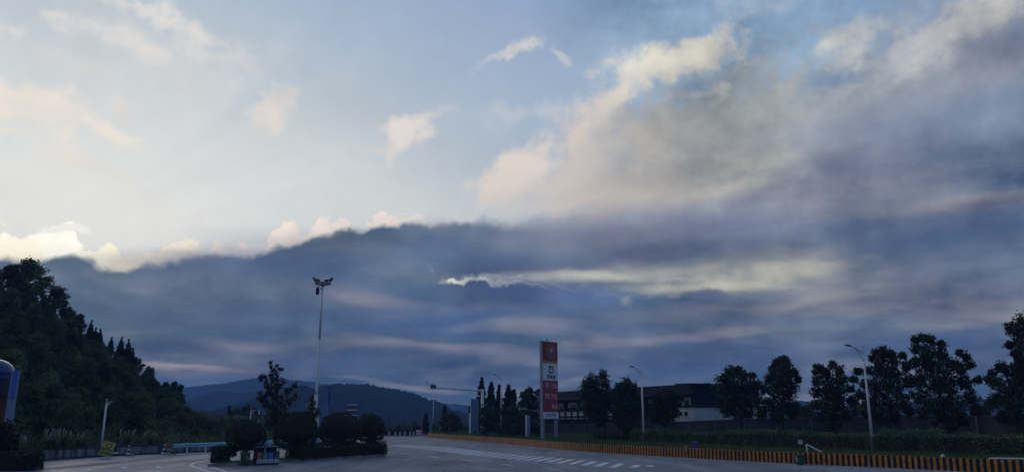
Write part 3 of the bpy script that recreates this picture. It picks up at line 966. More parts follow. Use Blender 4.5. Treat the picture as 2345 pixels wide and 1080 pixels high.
# ------------------------------------------------------------------ barrier of painted blocks on the right
barrier = thing('striped_barrier', 'long low barrier of orange and black painted blocks along the right edge of the road', 'barrier', BARS[0])
ORANGE = material('orange_paint', (0.52, 0.19, 0.03), 0.75, 0.25, 0.4, 5.0, bump=0.3)
BLACK = material('black_paint', (0.012, 0.011, 0.012), 0.7, 0.25, 0.3, 4.0, bump=0.3)
def block_mesh(w, h, d, mat, name):
    mb = MB()
    t = 0.03
    mb.hexa([(-w / 2, -d / 2, 0), (w / 2, -d / 2, 0), (w / 2, d / 2, 0), (-w / 2, d / 2, 0)],
            [(-w / 2, -d / 2 + t, h), (w / 2, -d / 2 + t, h), (w / 2, d / 2 - t, h), (-w / 2, d / 2 - t, h)])
    return mb.mesh(name, mat)
PITCHB = 0.335
FADED = material('faded_orange_paint', (0.40, 0.17, 0.05), 0.85, 0.2, 0.55, 7.0, bump=0.5)
om = [block_mesh(PITCHB * 0.48, 0.685 + j, 0.24 + q, m_, 'orange_block') for j, q, m_ in ((0, 0, ORANGE), (.014, .008, ORANGE), (-.016, .004, ORANGE), (-.008, .006, FADED))]
bm_ = [block_mesh(PITCHB * 0.49, 0.672 + j, 0.238, BLACK, 'black_block') for j in (0, -0.015)]
pts = resample(BARS, PITCHB)
n_or = 0
rest_o, rest_b = MB(), MB()
order = list(range(len(pts) - 1))[::-1]           # nearest first, so any surplus that is joined is the far end
for c, i in enumerate(order):
    p = pts[i]
    d = pts[i + 1] - p
    rz = math.atan2(d.y, d.x)
    nrm = out_normal(pts, i)
    for kind, off in (('orange_block', 0.0), ('black_block', PITCHB * 0.5)):
        q = p + d.normalized() * (off + random.uniform(-.010, .010)) + nrm * (0.12 + random.uniform(-.006, .006))
        me = random.choice(om) if kind == 'orange_block' else random.choice(bm_)
        if c < 296:
            o = link(kind, me, barrier)
            o.location = q - barrier.location + Vector((0, 0, -0.0))
            o.rotation_euler = (0, 0, rz + random.uniform(-.022, .022))
        else:
            M = Matrix.Translation(q - barrier.location) @ Matrix.Rotation(rz, 4, 'Z')
            (rest_o if kind == 'orange_block' else rest_b).add([M @ v.co for v in me.vertices], [tuple(f.vertices) for f in me.polygons])
if rest_o.v:
    tag(rest_o.build('orange_block', ORANGE, barrier), kind='stuff')
    tag(rest_b.build('black_block', BLACK, barrier), kind='stuff')

# ------------------------------------------------------------------ left concrete wall and guard rail
wall = thing('concrete_wall', 'low stained concrete wall with mossy coping at the foot of the wooded hill', 'wall', WALLS[0])
def wall_strip(path, z0, z1, w, off=0.0):
    mb = MB()
    ring = []
    for i, p in enumerate(path):
        d = (path[min(i + 1, len(path) - 1)] - path[max(0, i - 1)]); d.z = 0; d.normalize()
        n = Vector((-d.y, d.x, 0))            # away from the road (left)
        a = p + n * off - path[0]; b = p + n * (off + w) - path[0]
        ring.append([(a.x, a.y, z0), (a.x, a.y, z1), (b.x, b.y, z1), (b.x, b.y, z0)])
    for r in ring:
        mb.v += r
    for i in range(len(ring) - 1):
        a = i * 4
        for k in range(4):
            mb.f.append((a + k, a + (k + 1) % 4, a + 4 + (k + 1) % 4, a + 4 + k))
    mb.f.append((0, 1, 2, 3)); e = (len(ring) - 1) * 4; mb.f.append((e + 3, e + 2, e + 1, e))
    return mb
def streaky_concrete():
    m = material('stained_concrete', (0.2, 0.2, 0.215), 0.85, 0.2)
    t = m.node_tree; b = t.nodes['Principled BSDF']
    g = t.nodes.new('ShaderNodeNewGeometry')
    mp = t.nodes.new('ShaderNodeMapping'); mp.inputs['Scale'].default_value = (1.6, 1.6, 0.35)
    t.links.new(g.outputs['Position'], mp.inputs[0])
    n = t.nodes.new('ShaderNodeTexNoise'); n.inputs['Scale'].default_value = 1.1; n.inputs['Detail'].default_value = 8; n.inputs['Roughness'].default_value = 0.68
    t.links.new(mp.outputs[0], n.inputs['Vector'])
    r = t.nodes.new('ShaderNodeValToRGB')
    r.color_ramp.elements[0].position = 0.38; r.color_ramp.elements[0].color = (0.05, 0.05, 0.056, 1)
    r.color_ramp.elements[1].position = 0.66; r.color_ramp.elements[1].color = (0.34, 0.35, 0.38, 1)
    t.links.new(n.outputs[0], r.inputs[0]); t.links.new(r.outputs[0], b.inputs['Base Color'])
    return m
STAIN = streaky_concrete()
MOSS = material('mossy_coping', (0.035, 0.042, 0.028), 0.95, 0.1, 0.4, 1.5)
wall_strip(WALLS, 0.0, 0.64, 0.22, 0.05).build('wall_body', STAIN, wall)
wall_strip(WALLS, 0.64, 0.72, 0.32, 0.0).build('coping', MOSS, wall)
wall_strip(WALLS, 0.0, 0.09, 0.55, -0.55).build('footing', material('shadowed_footing', (0.03, 0.03, 0.033), 0.8, 0.2), wall)  # shadow along the wall foot is put into the footing's dark colour

rail = thing('guard_rail', 'pale blue steel guard rail on posts in front of the stained wall', 'guard rail', (0, 0, 0))
RAILP = [G(*p) for p in [(386, 1040.0), (440, 1037.0), (520, 1033.2), (640, 1027), (760, 1018.5)]]
RAILS = smooth_path(RAILP, 2)
BLUE_RAIL = material('pale_blue_rail', (0.24, 0.50, 0.64), 0.45, 0.5, 0.12, 1.0)
prof = [(0.0, 0.80), (0.03, 0.79), (0.075, 0.735), (0.075, 0.70), (0.02, 0.655), (0.02, 0.62), (0.075, 0.575), (0.075, 0.54), (0.03, 0.49), (0.0, 0.48)]
mb = MB()
for i, p in enumerate(RAILS):
    d = (RAILS[min(i + 1, len(RAILS) - 1)] - RAILS[max(0, i - 1)]); d.normalize()
    n = Vector((d.y, -d.x, 0))
    for y, z in prof:
        q = p + n * (y + 0.05); mb.v.append((q.x, q.y, z))
    for y, z in prof[::-1]:
        q = p + n * (y + 0.035); mb.v.append((q.x, q.y, z))
m_ = 2 * len(prof)
for i in range(len(RAILS) - 1):
    for k in range(m_):
        mb.f.append((i * m_ + k, i * m_ + (k + 1) % m_, (i + 1) * m_ + (k + 1) % m_, (i + 1) * m_ + k))
mb.build('beam', BLUE_RAIL, rail)
for p in resample(RAILS, 2.0)[1:]:
    mb = MB(); mb.lathe([(0.062, 0), (0.062, 0.82), (0.05, 0.84)], 10, (p.x, p.y)); mb.build('post', WHITE, rail)
mb = MB(); p = RAILS[0]; mb.box(p.x - 0.16, p.x + 0.26, p.y - 0.12, p.y + 0.16, 0.47, 0.84); mb.build('end_cap', material('rusty_cap', (0.20, 0.135, 0.07), 0.8, 0.2, 0.3, 6), rail)

# ------------------------------------------------------------------ traffic cones
CW = material('cone_white', (0.62, 0.62, 0.60), 0.6, 0.3); CB = material('cone_black', (0.015, 0.015, 0.017), 0.6, 0.3); CR = material('cone_red', (0.35, 0.05, 0.03), 0.6, 0.3)
def cone(loc, h, label, body=CB, band=CW, group=None, tilt=0.0):
    t = thing('traffic_cone', label, 'traffic cone', loc, 0, group)
    r = lambda z: 0.15 * h / 0.7 * (1 - z / h) + 0.025
    mb = MB(); w = 0.19 * h / 0.7; mb.box(-w, w, -w, w, 0, 0.035); mb.build('base', CB, t)
    k = 5
    for i in range(k):
        z0 = 0.035 + (h - 0.035) * i / k; z1 = 0.035 + (h - 0.035) * (i + 1) / k
        mb = MB(); mb.lathe([(r(z0), z0), (r(z1), z1)], 14); mb.build('band', band if i % 2 == 0 else body, t, smooth=False)
    t.rotation_euler = (0, tilt, 0.3)
    return t
cone(G(293.5, 1040.4, .09), 0.72, 'black and white banded cone standing upright beside a worn faded cone')
cone(G(302.5, 1041, .09), 0.62, 'worn faded grey cone leaning beside the upright banded cone', body=material('cone_faded', (0.10, 0.10, 0.14), 0.8, 0.2), band=material('cone_faded_band', (0.24, 0.24, 0.28), 0.8, 0.2), tilt=0.08)
cone(G(373.5, 1039.8), 0.80, 'tall banded cone leaning against the end of the guard rail', tilt=0.10)
cone(G(384.5, 1039.6), 0.66, 'banded cone standing under the brown cap of the guard rail')
cone(G(398.5, 1039.2), 0.60, 'dark red and grey cone half hidden under the guard rail beam', body=CR, band=material('cone_grey_band', (0.2, 0.19, 0.2), 0.8, 0.2))

# ------------------------------------------------------------------ yellow works sign
def yellow_sign():
    b = G(237, 1047.5)
    t = thing('warning_sign', 'yellow road works board leaning back on a thin stay in front of the wall', 'sign', b, R(14))
    w, h = 0.80, 1.02
    tilt = Matrix.Rotation(R(16), 4, 'Y') @ Matrix.Rotation(R(-18), 4, 'X')
    def part(name, mb, mat):
        o = mb.build(name, mat, t); o.matrix_local = Matrix.Translation((0, 0, 0.16)) @ tilt; return o
    Y_ = material('yellow_board', (0.33, 0.31, 0.05), 0.6, 0.3, 0.12, 3)
    part('board', MB().box(-w / 2, w / 2, 0, 0.02, 0, h), Y_)
    fr = MB()
    for x0, x1, z0, z1 in ((-w / 2, w / 2, h - .02, h), (-w / 2, w / 2, 0, .02), (-w / 2, -w / 2 + .02, .02, h - .02), (w / 2 - .02, w / 2, .02, h - .02)):
        fr.box(x0, x1, -0.012, -0.002, z0, z1)
    part('frame', fr, material('board_edge', (0.55, 0.52, 0.30), 0.6, 0.3))
    n = 28
    ring = MB(); vs, fs = [], []
    for k in range(n):
        a = 2 * PI * k / n
        for r in (0.165, 0.10):
            vs.append((0.02 + r * math.cos(a), -0.006, 0.75 + r * math.sin(a)))
    for k in range(n):
        a, b_ = 2 * k, 2 * ((k + 1) % n)
        fs.append((a, b_, b_ + 1, a + 1))
    ring.add(vs, fs); part('red_ring', ring, material('red_print', (0.24, 0.035, 0.03), 0.6, 0.3))
    part('emblem', MB().box(-0.05, 0.09, -0.008, -0.004, 0.715, 0.785), WHITE)
    blk = material('black_print', (0.02, 0.02, 0.02), 0.7, 0.2)
    for z, s_ in ((0.44, '前方施工'), (0.17, '减速慢行')):
        o = text_mesh('lettering', s_, 0.19, blk, t, (0, 0, 0), bold=0.006)
        o.matrix_local = Matrix.Translation((0, 0, 0.16)) @ tilt @ Matrix.Translation((0, -0.006, z)) @ Matrix.Rotation(PI / 2, 4, 'X')
    stay = MB(); stay.tube([(0.34, 0.30, 0.55), (0.24, 0.0, 0.0)], 0.012, 6); stay.build('stay', DARK, t)
    stay = MB(); stay.box(0.48, 0.90, 0.25, 0.40, 0.30, 0.36); stay.build('foot_plate', WHITE, t)
yellow_sign()

# ------------------------------------------------------------------ street lamps
def street_lamp(base, top_z, arm_z, arm, rise, label, r0=0.085, r1=0.045, sleeve=1.0, group=None, fork=True):
    t = thing('street_lamp', label, 'street lamp', base, 0, group)
    H = top_z - base.z
    mb = MB(); mb.box(-.16, .16, -.16, .16, 0, 0.03); mb.build('base_plate', DARK, t)
    mb = MB(); mb.tube([(0, 0, 0.03), (0, 0, sleeve)], r0 * 1.12, 12); mb.build('sleeve', SLEEVE, t)
    zs = arm_z - base.z
    mb = MB(); mb.tube([(0, 0, sleeve), (0, 0, zs * .5), (0, 0, zs + 0.1)], [r0, (r0 + r1) / 2, r1], 12); mb.build('pole', POLE, t, smooth=True)
    if H > zs + 0.2:
        mb = MB(); mb.tube([(0, 0, zs + 0.1), (0, 0, H)], [r1 * 0.6, r1 * 0.4], 8); mb.lathe([(0.01, H - .08), (0.06, H - .02), (0.06, H + .04), (0.01, H + .07)], 10); mb.build('finial', POLE, t)
    ax, ay = arm
    P_ = []
    for k in range(9):
        f = k / 8
        P_.append((ax * f, ay * f, zs + rise * (1 - (1 - f) ** 1.7)))
    mb = MB(); mb.tube(P_[:7], [r1 * .75 - .0012 * k for k in range(7)], 8); mb.build('arm', POLE, t, smooth=True)
    if fork:
        mb = MB(); mb.tube([(0, 0, zs - 0.55), (ax * .18, ay * .18, zs - .12), P_[4]], r1 * .5, 6); mb.build('brace', POLE, t)
    d = Vector((ax, ay, 0)).normalized(); s = Vector((-d.y, d.x, 0))
    a = Vector(P_[6]); e = Vector(P_[8])
    w = 0.13
    mb = MB(); u = Vector((0, 0, 1))
    mb.hexa([a + s * w * .5, a - s * w * .5, e - s * w, e + s * w], [a + s * w * .4 + u * .07, a - s * w * .4 + u * .07, e - s * w * .8 + u * .06, e + s * w * .8 + u * .06])
    mb.build('lamp_head', DARK, t)
    mb = MB(); m0 = a.lerp(e, .3); mb.hexa([m0 + s * w * .5 - u * .025, m0 - s * w * .5 - u * .025, e - s * w * .7 - u * .025, e + s * w * .7 - u * .025], [m0 + s * w * .5 - u * .003, m0 - s * w * .5 - u * .003, e - s * w * .7 - u * .003, e + s * w * .7 - u * .003])
    mb.build('lens', material('lamp_lens', (0.3, 0.3, 0.3), 0.3, 0.5) if 'lamp_lens' not in bpy.data.materials else bpy.data.materials['lamp_lens'], t)
    return t
nrm = Vector((-.76, -.65, 0))
for (bx, by, Y, tx, ty, ay_, hx, hy, la) in [
        (2000.6, 1035.6, 46.5, 1973.3, 792, 808, 1938.4, 790, 'nearest tall street lamp leaning in view against the dark trees on the right'),
        (1475, 1016, 62.5, 1471.4, 840.5, 852, 1444.4, 839, 'slim street lamp in front of the long dark roofed building'),
        (1147.3, 996.5, 95, 1153, 859.5, 868, 1131.6, 857, 'street lamp between the blue totem board and the pointed dark trees'),
        (991, 992, 113, 994.5, 879, 886, 976, 876, 'farthest street lamp beside the red and white water barriers')]:
    Y = gy(bx, by, 0.64) if Y < 110 else gy(bx, by, 0.3)
    b = at(bx, by, Y)
    topz = at(tx, ty, Y).z; armz = at(tx, ay_, Y).z
    L_ = 2.3
    hd_ = at(hx, hy, Y + nrm.y * L_)
    ax = hd_.x - b.x
    street_lamp(b, topz, armz, (ax, nrm.y * L_), hd_.z - armz, la, 0.095, 0.05, 0.95 if bx > 1000 else 1.6)
LY = wall_at(231).y + 1.2
b = at(231, 1030, LY); b.z = 0.2
t_ = at(243, 914, LY).z
street_lamp(b, t_, at(242, 926, LY).z, (0.62, -0.1), 0.30, 'short pale lamp post rising behind the yellow board on the left', 0.085, 0.07, 0.3)
for (bx, ty, hx, hy, Y, la) in [(572, 930, 590, 937, 112, 'left one of the paired white lamp posts behind the clipped round shrub'), (577.5, 946, 588, 951, 135, 'lower white lamp post between the paired posts behind the shrub'), (533.5, 955, 541, 957, 118, 'small white lamp post before the low woods left of the round shrubs')]:
    b = at(bx, 975, Y); b.z = 0.1
    tz = at(bx, ty, Y).z
    hd_ = at(hx, hy, Y)
    az_ = at(bx, hy + 6, Y).z
    street_lamp(b, tz, az_, (hd_.x - b.x, -0.2), hd_.z - az_, la, 0.10, 0.075, 0.3)
b = at(590, 985, 116); b.z = 0.1
t = thing('banded_pole', 'thin black and white banded pole beside the paired white lamp posts', 'pole', b)
tz = at(590.5, 938, 116).z
for k in range(6):
    z0, z1 = b.z + (tz - b.z) * k / 6, b.z + (tz - b.z) * (k + 1) / 6
    MB().tube([(0, 0, z0 - b.z), (0, 0, z1 - b.z)], 0.10, 10).build('band', WHITE if k % 2 else DARK, t)

# ------------------------------------------------------------------ high mast light
b = at(717.5, 1022, 66); b.z = 0.1
mast = thing('high_mast_light', 'tall tapering mast with a ring of floodlights at its top', 'mast light', b)
H = at(745, 652, 66).z - b.z
MB().lathe([(0.34, 0), (0.34, 0.04)], 16).build('base_plate', DARK, mast)
MB().tube([(0, 0, .04), (0, 0, H * .33)], [0.17, 0.145], 14).build('lower_pole', POLE, mast, smooth=True)
MB().tube([(0, 0, H * .33), (0, 0, H * .36), (0, 0, H * .66)], [0.135, 0.125, 0.105], 14).build('middle_pole', POLE, mast, smooth=True)
MB().tube([(0, 0, H * .66), (0, 0, H)], [0.098, 0.075], 14).build('upper_pole', POLE, mast, smooth=True)
RING = material('ring_metal', (0.16, 0.16, 0.18), 0.5, 0.5)
rr = 0.64
n = 36
ringp = [(rr * math.cos(2 * PI * k / n), rr * math.sin(2 * PI * k / n), H + 0.12) for k in range(n + 1)]
MB().tube(ringp, 0.065, 8, cap=False).build('ring', RING, mast, smooth=True)
for k in range(6):
    a = PI / 6 + k * PI / 3
    MB().tube([(0, 0, H - 0.02), (rr * math.cos(a), rr * math.sin(a), H + .12)], 0.035, 6).build('spoke', RING, mast)
MB().lathe([(0.14, H - .12), (0.18, H), (0.10, H + .22)], 14).build('hub', RING, mast)
for a in (R(196), R(140), R(80), R(-6)):
    c, s = math.cos(a), math.sin(a)
    mb = MB(); u = Vector((c, s, 0)); v = Vector((-s, c, 0)); z = Vector((0, 0, 1))
    o = u * rr + z * (H + .26)
    q = (u * .62 + z * .80).normalized(); w = v * .19; e = q * .40; th = (z * .62 - u * .80).normalized() * .1
    mb.hexa([o - w, o + w, o + w + e, o - w + e], [o - w + th, o + w + th, o + w + e + th, o - w + e + th])
    mb.tube([u * rr + z * (H + .1), o + e * .3], .03, 6)
    fo = mb.build('floodlight', DARK, mast)
    g = MB(); g.hexa([o - w * .85 + e * .08 - th * .12, o + w * .85 + e * .08 - th * .12, o + w * .85 + e * .92 - th * .12, o - w * .85 + e * .92 - th * .12], [o - w * .85 + e * .08 - th * .03, o + w * .85 + e * .08 - th * .03, o + w * .85 + e * .92 - th * .03, o - w * .85 + e * .92 - th * .03])
    g.build('glass', material('flood_glass', (0.10, 0.11, 0.12), 0.25, 0.5) if 'flood_glass' not in bpy.data.materials else bpy.data.materials['flood_glass'], fo)
mb = MB(); mb.tube([(0, 0, H - .55), (-.28, 0, H - .12), (-.42, 0, H - .18)], .035, 6); mb.build('bracket', DARK, mast)
mb = MB(); mb.lathe([(0.06, H - .86), (0.15, H - .80), (0.17, H - .55), (0.16, H - .35), (0.10, H - .24), (0.05, H - .18)], 14, (-.42, 0)); mb.build('siren', DARK, mast, smooth=True)

# ------------------------------------------------------------------ price totem of the filling station
def price_totem():
    TY = gy(1244, 1005, .62)
    b = at(1244, 1005, TY); b.z = 0.62
    th = R(48)
    t = thing('price_totem', 'tall red and white filling station price sign on two grey legs', 'sign', b, th)
    zz = lambda y: at(1244, y, TY).z - b.z
    W, D = 2.42 * TY / 78, 0.36
    SIDE = material('totem_side', (0.34, 0.34, 0.36), 0.5, 0.4, 0.08, 2)
    RED = material('dark_red_panel', (0.25, 0.007, 0.012), 0.45, 0.45)
    CRIM = material('crimson_panel', (0.34, 0.024, 0.05), 0.45, 0.45)
    YEL = material('yellow_strip', (0.40, 0.28, 0.015), 0.5, 0.4)
    WH = material('white_panel', (0.72, 0.72, 0.77), 0.45, 0.4, 0.06, 2)
    INK = material('navy_ink', (0.010, 0.016, 0.045), 0.6, 0.3)
    BLUE = material('blue_ink', (0.02, 0.07, 0.36), 0.6, 0.3)
    LET = material('white_letter', (0.58, 0.55, 0.56), 0.5, 0.3)
    top = zz(781)
    MB().box(-0.05, W, 0.02, D, zz(958), top).build('casing', SIDE, t)
    MB().box(-0.10, 0.0, 0.0, 0.26, 0, top + 0.03).build('edge_post', SIDE, t)
    LEG = material('blue_grey_leg', (0.20, 0.24, 0.33), 0.5, 0.4)
    MB().box(0.02, 0.34, 0.06, 0.30, 0, zz(958) - 0.003).build('leg', LEG, t)
    MB().box(W - 0.42, W - 0.04, 0.06, 0.30, 0, zz(958) - 0.003).build('leg', LEG, t)
    MB().box(-0.06, W + 0.02, -0.02, D + .02, top + 0.002, top + 0.06).build('top_cap', DARK, t)
    MB().tube([(1.0, .15, top + .06), (1.0, .15, top + .42)], .05, 8).build('lightning_rod', DARK, t)
    def panel(name, y0, y1, mat, proud=0.0):
        return MB().box(0.03, W - 0.03, -0.03 - proud, 0.018, zz(y1) + 0.012, zz(y0) - 0.012).build(name, mat, t)
    panel('emblem_panel', 782, 824, RED)
    panel('yellow_strip', 824, 829.5, YEL)
    panel('white_panel', 829.5, 869.5, WH)
    panel('price_panel', 869.5, 893.8, CRIM); panel('price_panel', 893.8, 918, CRIM); panel('price_panel', 918, 942, CRIM)
    panel('name_panel', 942.5, 957.5, WH, 0.05)
    # emblem: lobed disc, rays and a rising fan
    cz, cx = zz(802.5), W * 0.56
    def lobed(r, n=10, amp=.07):
        return [(cx + r * (1 + amp * abs(math.cos(n * a / 2)) - amp) * math.cos(a) * 0.92, cz + r * (1 + amp * abs(math.cos(n * a / 2)) - amp) * math.sin(a)) for a in [2 * PI * k / 100 for k in range(100)]]
    em = MB().prism(lobed(0.86, amp=.12), -0.045, -0.031).build('emblem', material('emblem_edge', (0.48, 0.30, 0.26), 0.5, 0.3), t)
    e1 = MB().prism(lobed(0.80, amp=.12), -0.052, -0.046).build('petals', material('emblem_orange', (0.34, 0.075, 0.045), 0.5, 0.3), em)
    fan = [(cx, cz + 0.02)] + [(cx + .72 * math.cos(a), cz + .74 * math.sin(a)) for a in [R(204 + 132 * k / 20) for k in range(21)]]
    MB().prism(fan, -0.060, -0.053).build('fan', material('emblem_violet', (0.16, 0.075, 0.16), 0.5, 0.3), em)
    for k in range(9):
        a = R(18 + 144 * k / 8)
        d = Vector((math.cos(a), math.sin(a))); s = Vector((-d.y, d.x))
        p = [Vector((cx, cz)) + s * .05, Vector((cx, cz)) - s * .05, Vector((cx, cz)) + d * .58]
        MB().prism([(q.x, q.y) for q in p], -0.060, -0.0535).build('petal_line', material('emblem_pale', (0.52, 0.42, 0.42), 0.5, 0.3) if 'emblem_pale' not in bpy.data.materials else bpy.data.materials['emblem_pale'], em)
    star = [(cx + (0.2 if k % 2 == 0 else .07) * math.cos(R(90 + 36 * k)), cz + (0.2 if k % 2 == 0 else .07) * math.sin(R(90 + 36 * k))) for k in range(10)]
    MB().prism(star, -0.067, -0.061).build('star', LET, em)
    # bracket mark with a bridge arc
    z1, z0 = zz(836), zz(853); x0 = cx - 0.42; hgt = z1 - z0
    lg = MB()
    lg.box(x0, x0 + .17, -0.045, -0.031, z0 + hgt * .50, z1); lg.box(x0 + .17, x0 + .50, -0.045, -0.031, z1 - .17, z1)
    lg.box(x0, x0 + .17, -0.045, -0.031, z0, z0 + hgt * .36); lg.box(x0 + .17, x0 + .50, -0.045, -0.031, z0, z0 + .17)
    lg.box(x0 + .62, x0 + .78, -0.045, -0.031, z1 - .17, z1); lg.box(x0 + .62, x0 + .78, -0.045, -0.031, z0, z0 + hgt * .34); lg.box(x0 + .62, x0 + .78, -0.045, -0.031, z0 + hgt * .52, z1 - .25)
    vs, fs = [], []
    for k in range(25):
        a = R(150 - 120 * k / 24)
        for r in (0.86, 0.77 + .06 * abs(k - 12) / 12):
            vs.append((cx + .02 + r * math.cos(a), -0.048, z0 + .02 - .20 + r * math.sin(a) * .82))
    for k in range(24):
        fs.append((2 * k, 2 * k + 2, 2 * k + 3, 2 * k + 1))
    lg.add(vs, fs)
    lg.build('logo', INK, t)
    text_mesh('lettering', '贵高速', 0.50, INK, t, (cx, -0.036, zz(861.8)), squeeze=1.0, bold=0.008)
    for y, num in ((882, '95'), (906, '92')):
        text_mesh('lettering', num, 0.74, LET, t, (W * .29, -0.036, zz(y)), squeeze=0.95, bold=0.004)
        text_mesh('lettering', '汽油', 0.56, LET, t, (W * .72, -0.036, zz(y + .6)), squeeze=0.95, bold=0.004)
    text_mesh('lettering', '柴油', 0.56, LET, t, (W * .75, -0.036, zz(930.5)), squeeze=0.95, bold=0.004)
    text_mesh('lettering', '加之速客', 0.40, BLUE, t, (W * .50, -0.086, zz(950)), squeeze=1.05, bold=0.010)
price_totem()

def column_sign(px0, px1, ytop, ybase, Y, th, label, face, side, name='totem_sign', depth=0.3, extra=None, W=None):
    Y = gy(px0, ybase, 0.60)
    b = at(px0, ybase, Y); b.z = 0.60
    t = thing(name, label, 'sign', b, th)
    if W is None:
        W = abs(at(px1, 900, Y).x - b.x) / math.cos(th)
    H = at(px0, ytop, Y).z - b.z
    MB().box(0, W, -0.02, 0.03, 0.0, H).build('face_panel', face, t)
    MB().box(-0.03, W, 0.032, depth, 0, H + .02).build('casing', side, t)
    MB().box(-0.05, -0.032, -0.03, depth, 0, H + .03).build('edge_trim', WHITE, t)
    return t, W, H
BLU = material('slate_blue_panel', (0.10, 0.16, 0.30), 0.5, 0.4, 0.15, 1.0)
BLU2 = material('pale_blue_panel', (0.16, 0.22, 0.36), 0.45, 0.4, 0.08, 1.0)
tt_, W, H = column_sign(1078, 1096, 913, 993, 104, R(38), 'plain slate blue totem board with a pale edge in front of dark trees', BLU, material('totem_grey', (0.42, 0.43, 0.46), .5, .4))
MB().box(W * .35, W * .75, -.03, -.021, 0.02, 0.55).build('hatch', DARK, tt_)
ring = [(W * .15 + W * .7 * k / 16, H * (.40 - .05 * math.sin(PI * k / 16))) for k in range(17)]
mb = MB(); mb.tube([(x, -.022, z) for x, z in ring], .02, 5); mb.build('printed_arc', BLU2, tt_)
column_sign(1207, 1213.5, 950, 1001, 85, R(30), 'small pale blue pillar sign left of the tall price sign', BLU2, material('pillar_grey', (0.45, 0.45, 0.47), .5, .4))

# ------------------------------------------------------------------ camera gantry
b = at(1104, 1000, 118); b.z = 0.6
gan = thing('camera_gantry', 'white gantry pole with a long arm carrying traffic cameras over the road', 'gantry', b)
H = at(1104, 890, 118).z - b.z
MB().tube([(0, 0, 0), (0, 0, H)], [0.22, 0.19], 12).build('pole', POLE, gan, smooth=True)
za = at(1104, 893.5, 118).z - b.z
xe = at(989, 886, 116).x - b.x
zb = at(989, 886.5, 116).z - b.z
MB().tube([(0, 0, za), (xe * .15, -.3, za + .02), (xe, -2, zb)], [0.15, 0.135, 0.075], 10).build('arm', POLE, gan, smooth=True)
MB().box(-.3, .3, -.12, .12, za - .18, za + .2).build('arm_collar', POLE, gan)
for f, s in ((1.0, 1.0), (.945, .85)):
    x = xe * f
    cm = MB(); cm.box(x - .22, x + .22, -2.35, -1.75, zb + .12, zb + .42 * s); cm.build('camera_box', DARK, gan)
    cm = MB(); cm.box(x - .12, x + .12, -2.1, -1.9, zb - .22, zb + .115); cm.build('camera_mount', DARK, gan)
MB().box(xe * .97 - .25, xe * .97 + .1, -2.3, -2.0, zb + .45, zb + .62).build('flash_unit', WHITE, gan)
# small camera pole by the blue board
b = at(1074.5, 994, 117); b.z = 0.6
t = thing('camera_pole', 'thin pole with two small black boxes beside the blue totem board', 'pole', b)
MB().tube([(0, 0, 0), (0, 0, at(1074.5, 928, 117).z - b.z)], .05, 8).build('pole', POLE, t)
for y in (932, 940):
    z = at(1074, y, 117).z - b.z
    MB().box(-.2, .14, -.25, -.07, z - .26, z + .2).build('camera_box', DARK, t)

# ------------------------------------------------------------------ blue signboard by the mast, framed road sign
b = at(740, 985, 82); b.z = 0.1
t = thing('blue_signboard', 'large plain blue signboard on two posts behind the clipped shrubs', 'sign', b, R(-6))
x0 = at(723.5, 920, 82).x - b.x; x1 = at(752, 920, 82).x - b.x
z1 = at(740, 884, 82).z - b.z; z0 = at(740, 953, 82).z - b.z
MB().box(x0, x1 - .02, -.04, .05, z0, z1).build('panel', BLU, t)
MB().box(x1, x1 + .26, -.10, .12, at(740, 924, 82).z - b.z, z1 + .03).build('edge_board', material('royal_blue', (0.022, 0.065, 0.24), .45, .45), t)
for x in (x0 + .28, x1 - .16):
    MB().tube([(x, .12, 0), (x, .12, z1 - .1)], .085, 10).build('post', POLE, t, smooth=True)
b = at(806, 985, 98); b.z = 0.05
t = thing('road_sign', 'grey framed road sign with three pale bars seen above the round shrubs', 'sign', b)
zz = lambda y: at(806, y, 98).z - b.z
xx = lambda x: at(x, 935, 98).x - b.x
MB().box(xx(795), xx(817), .05, .09, zz(949), zz(925)).build('panel', material('sign_back', (0.075, 0.085, 0.11), .6, .3), t)
for y in (926.3, 938, 949.5):
    MB().box(xx(794), xx(818), -.02, .045, zz(y) - .05, zz(y) + .05).build('bar', POLE, t)
MB().tube([(xx(806), .16, 0), (xx(805.5), .16, zz(926))], .07, 8).build('post', DARK, t)

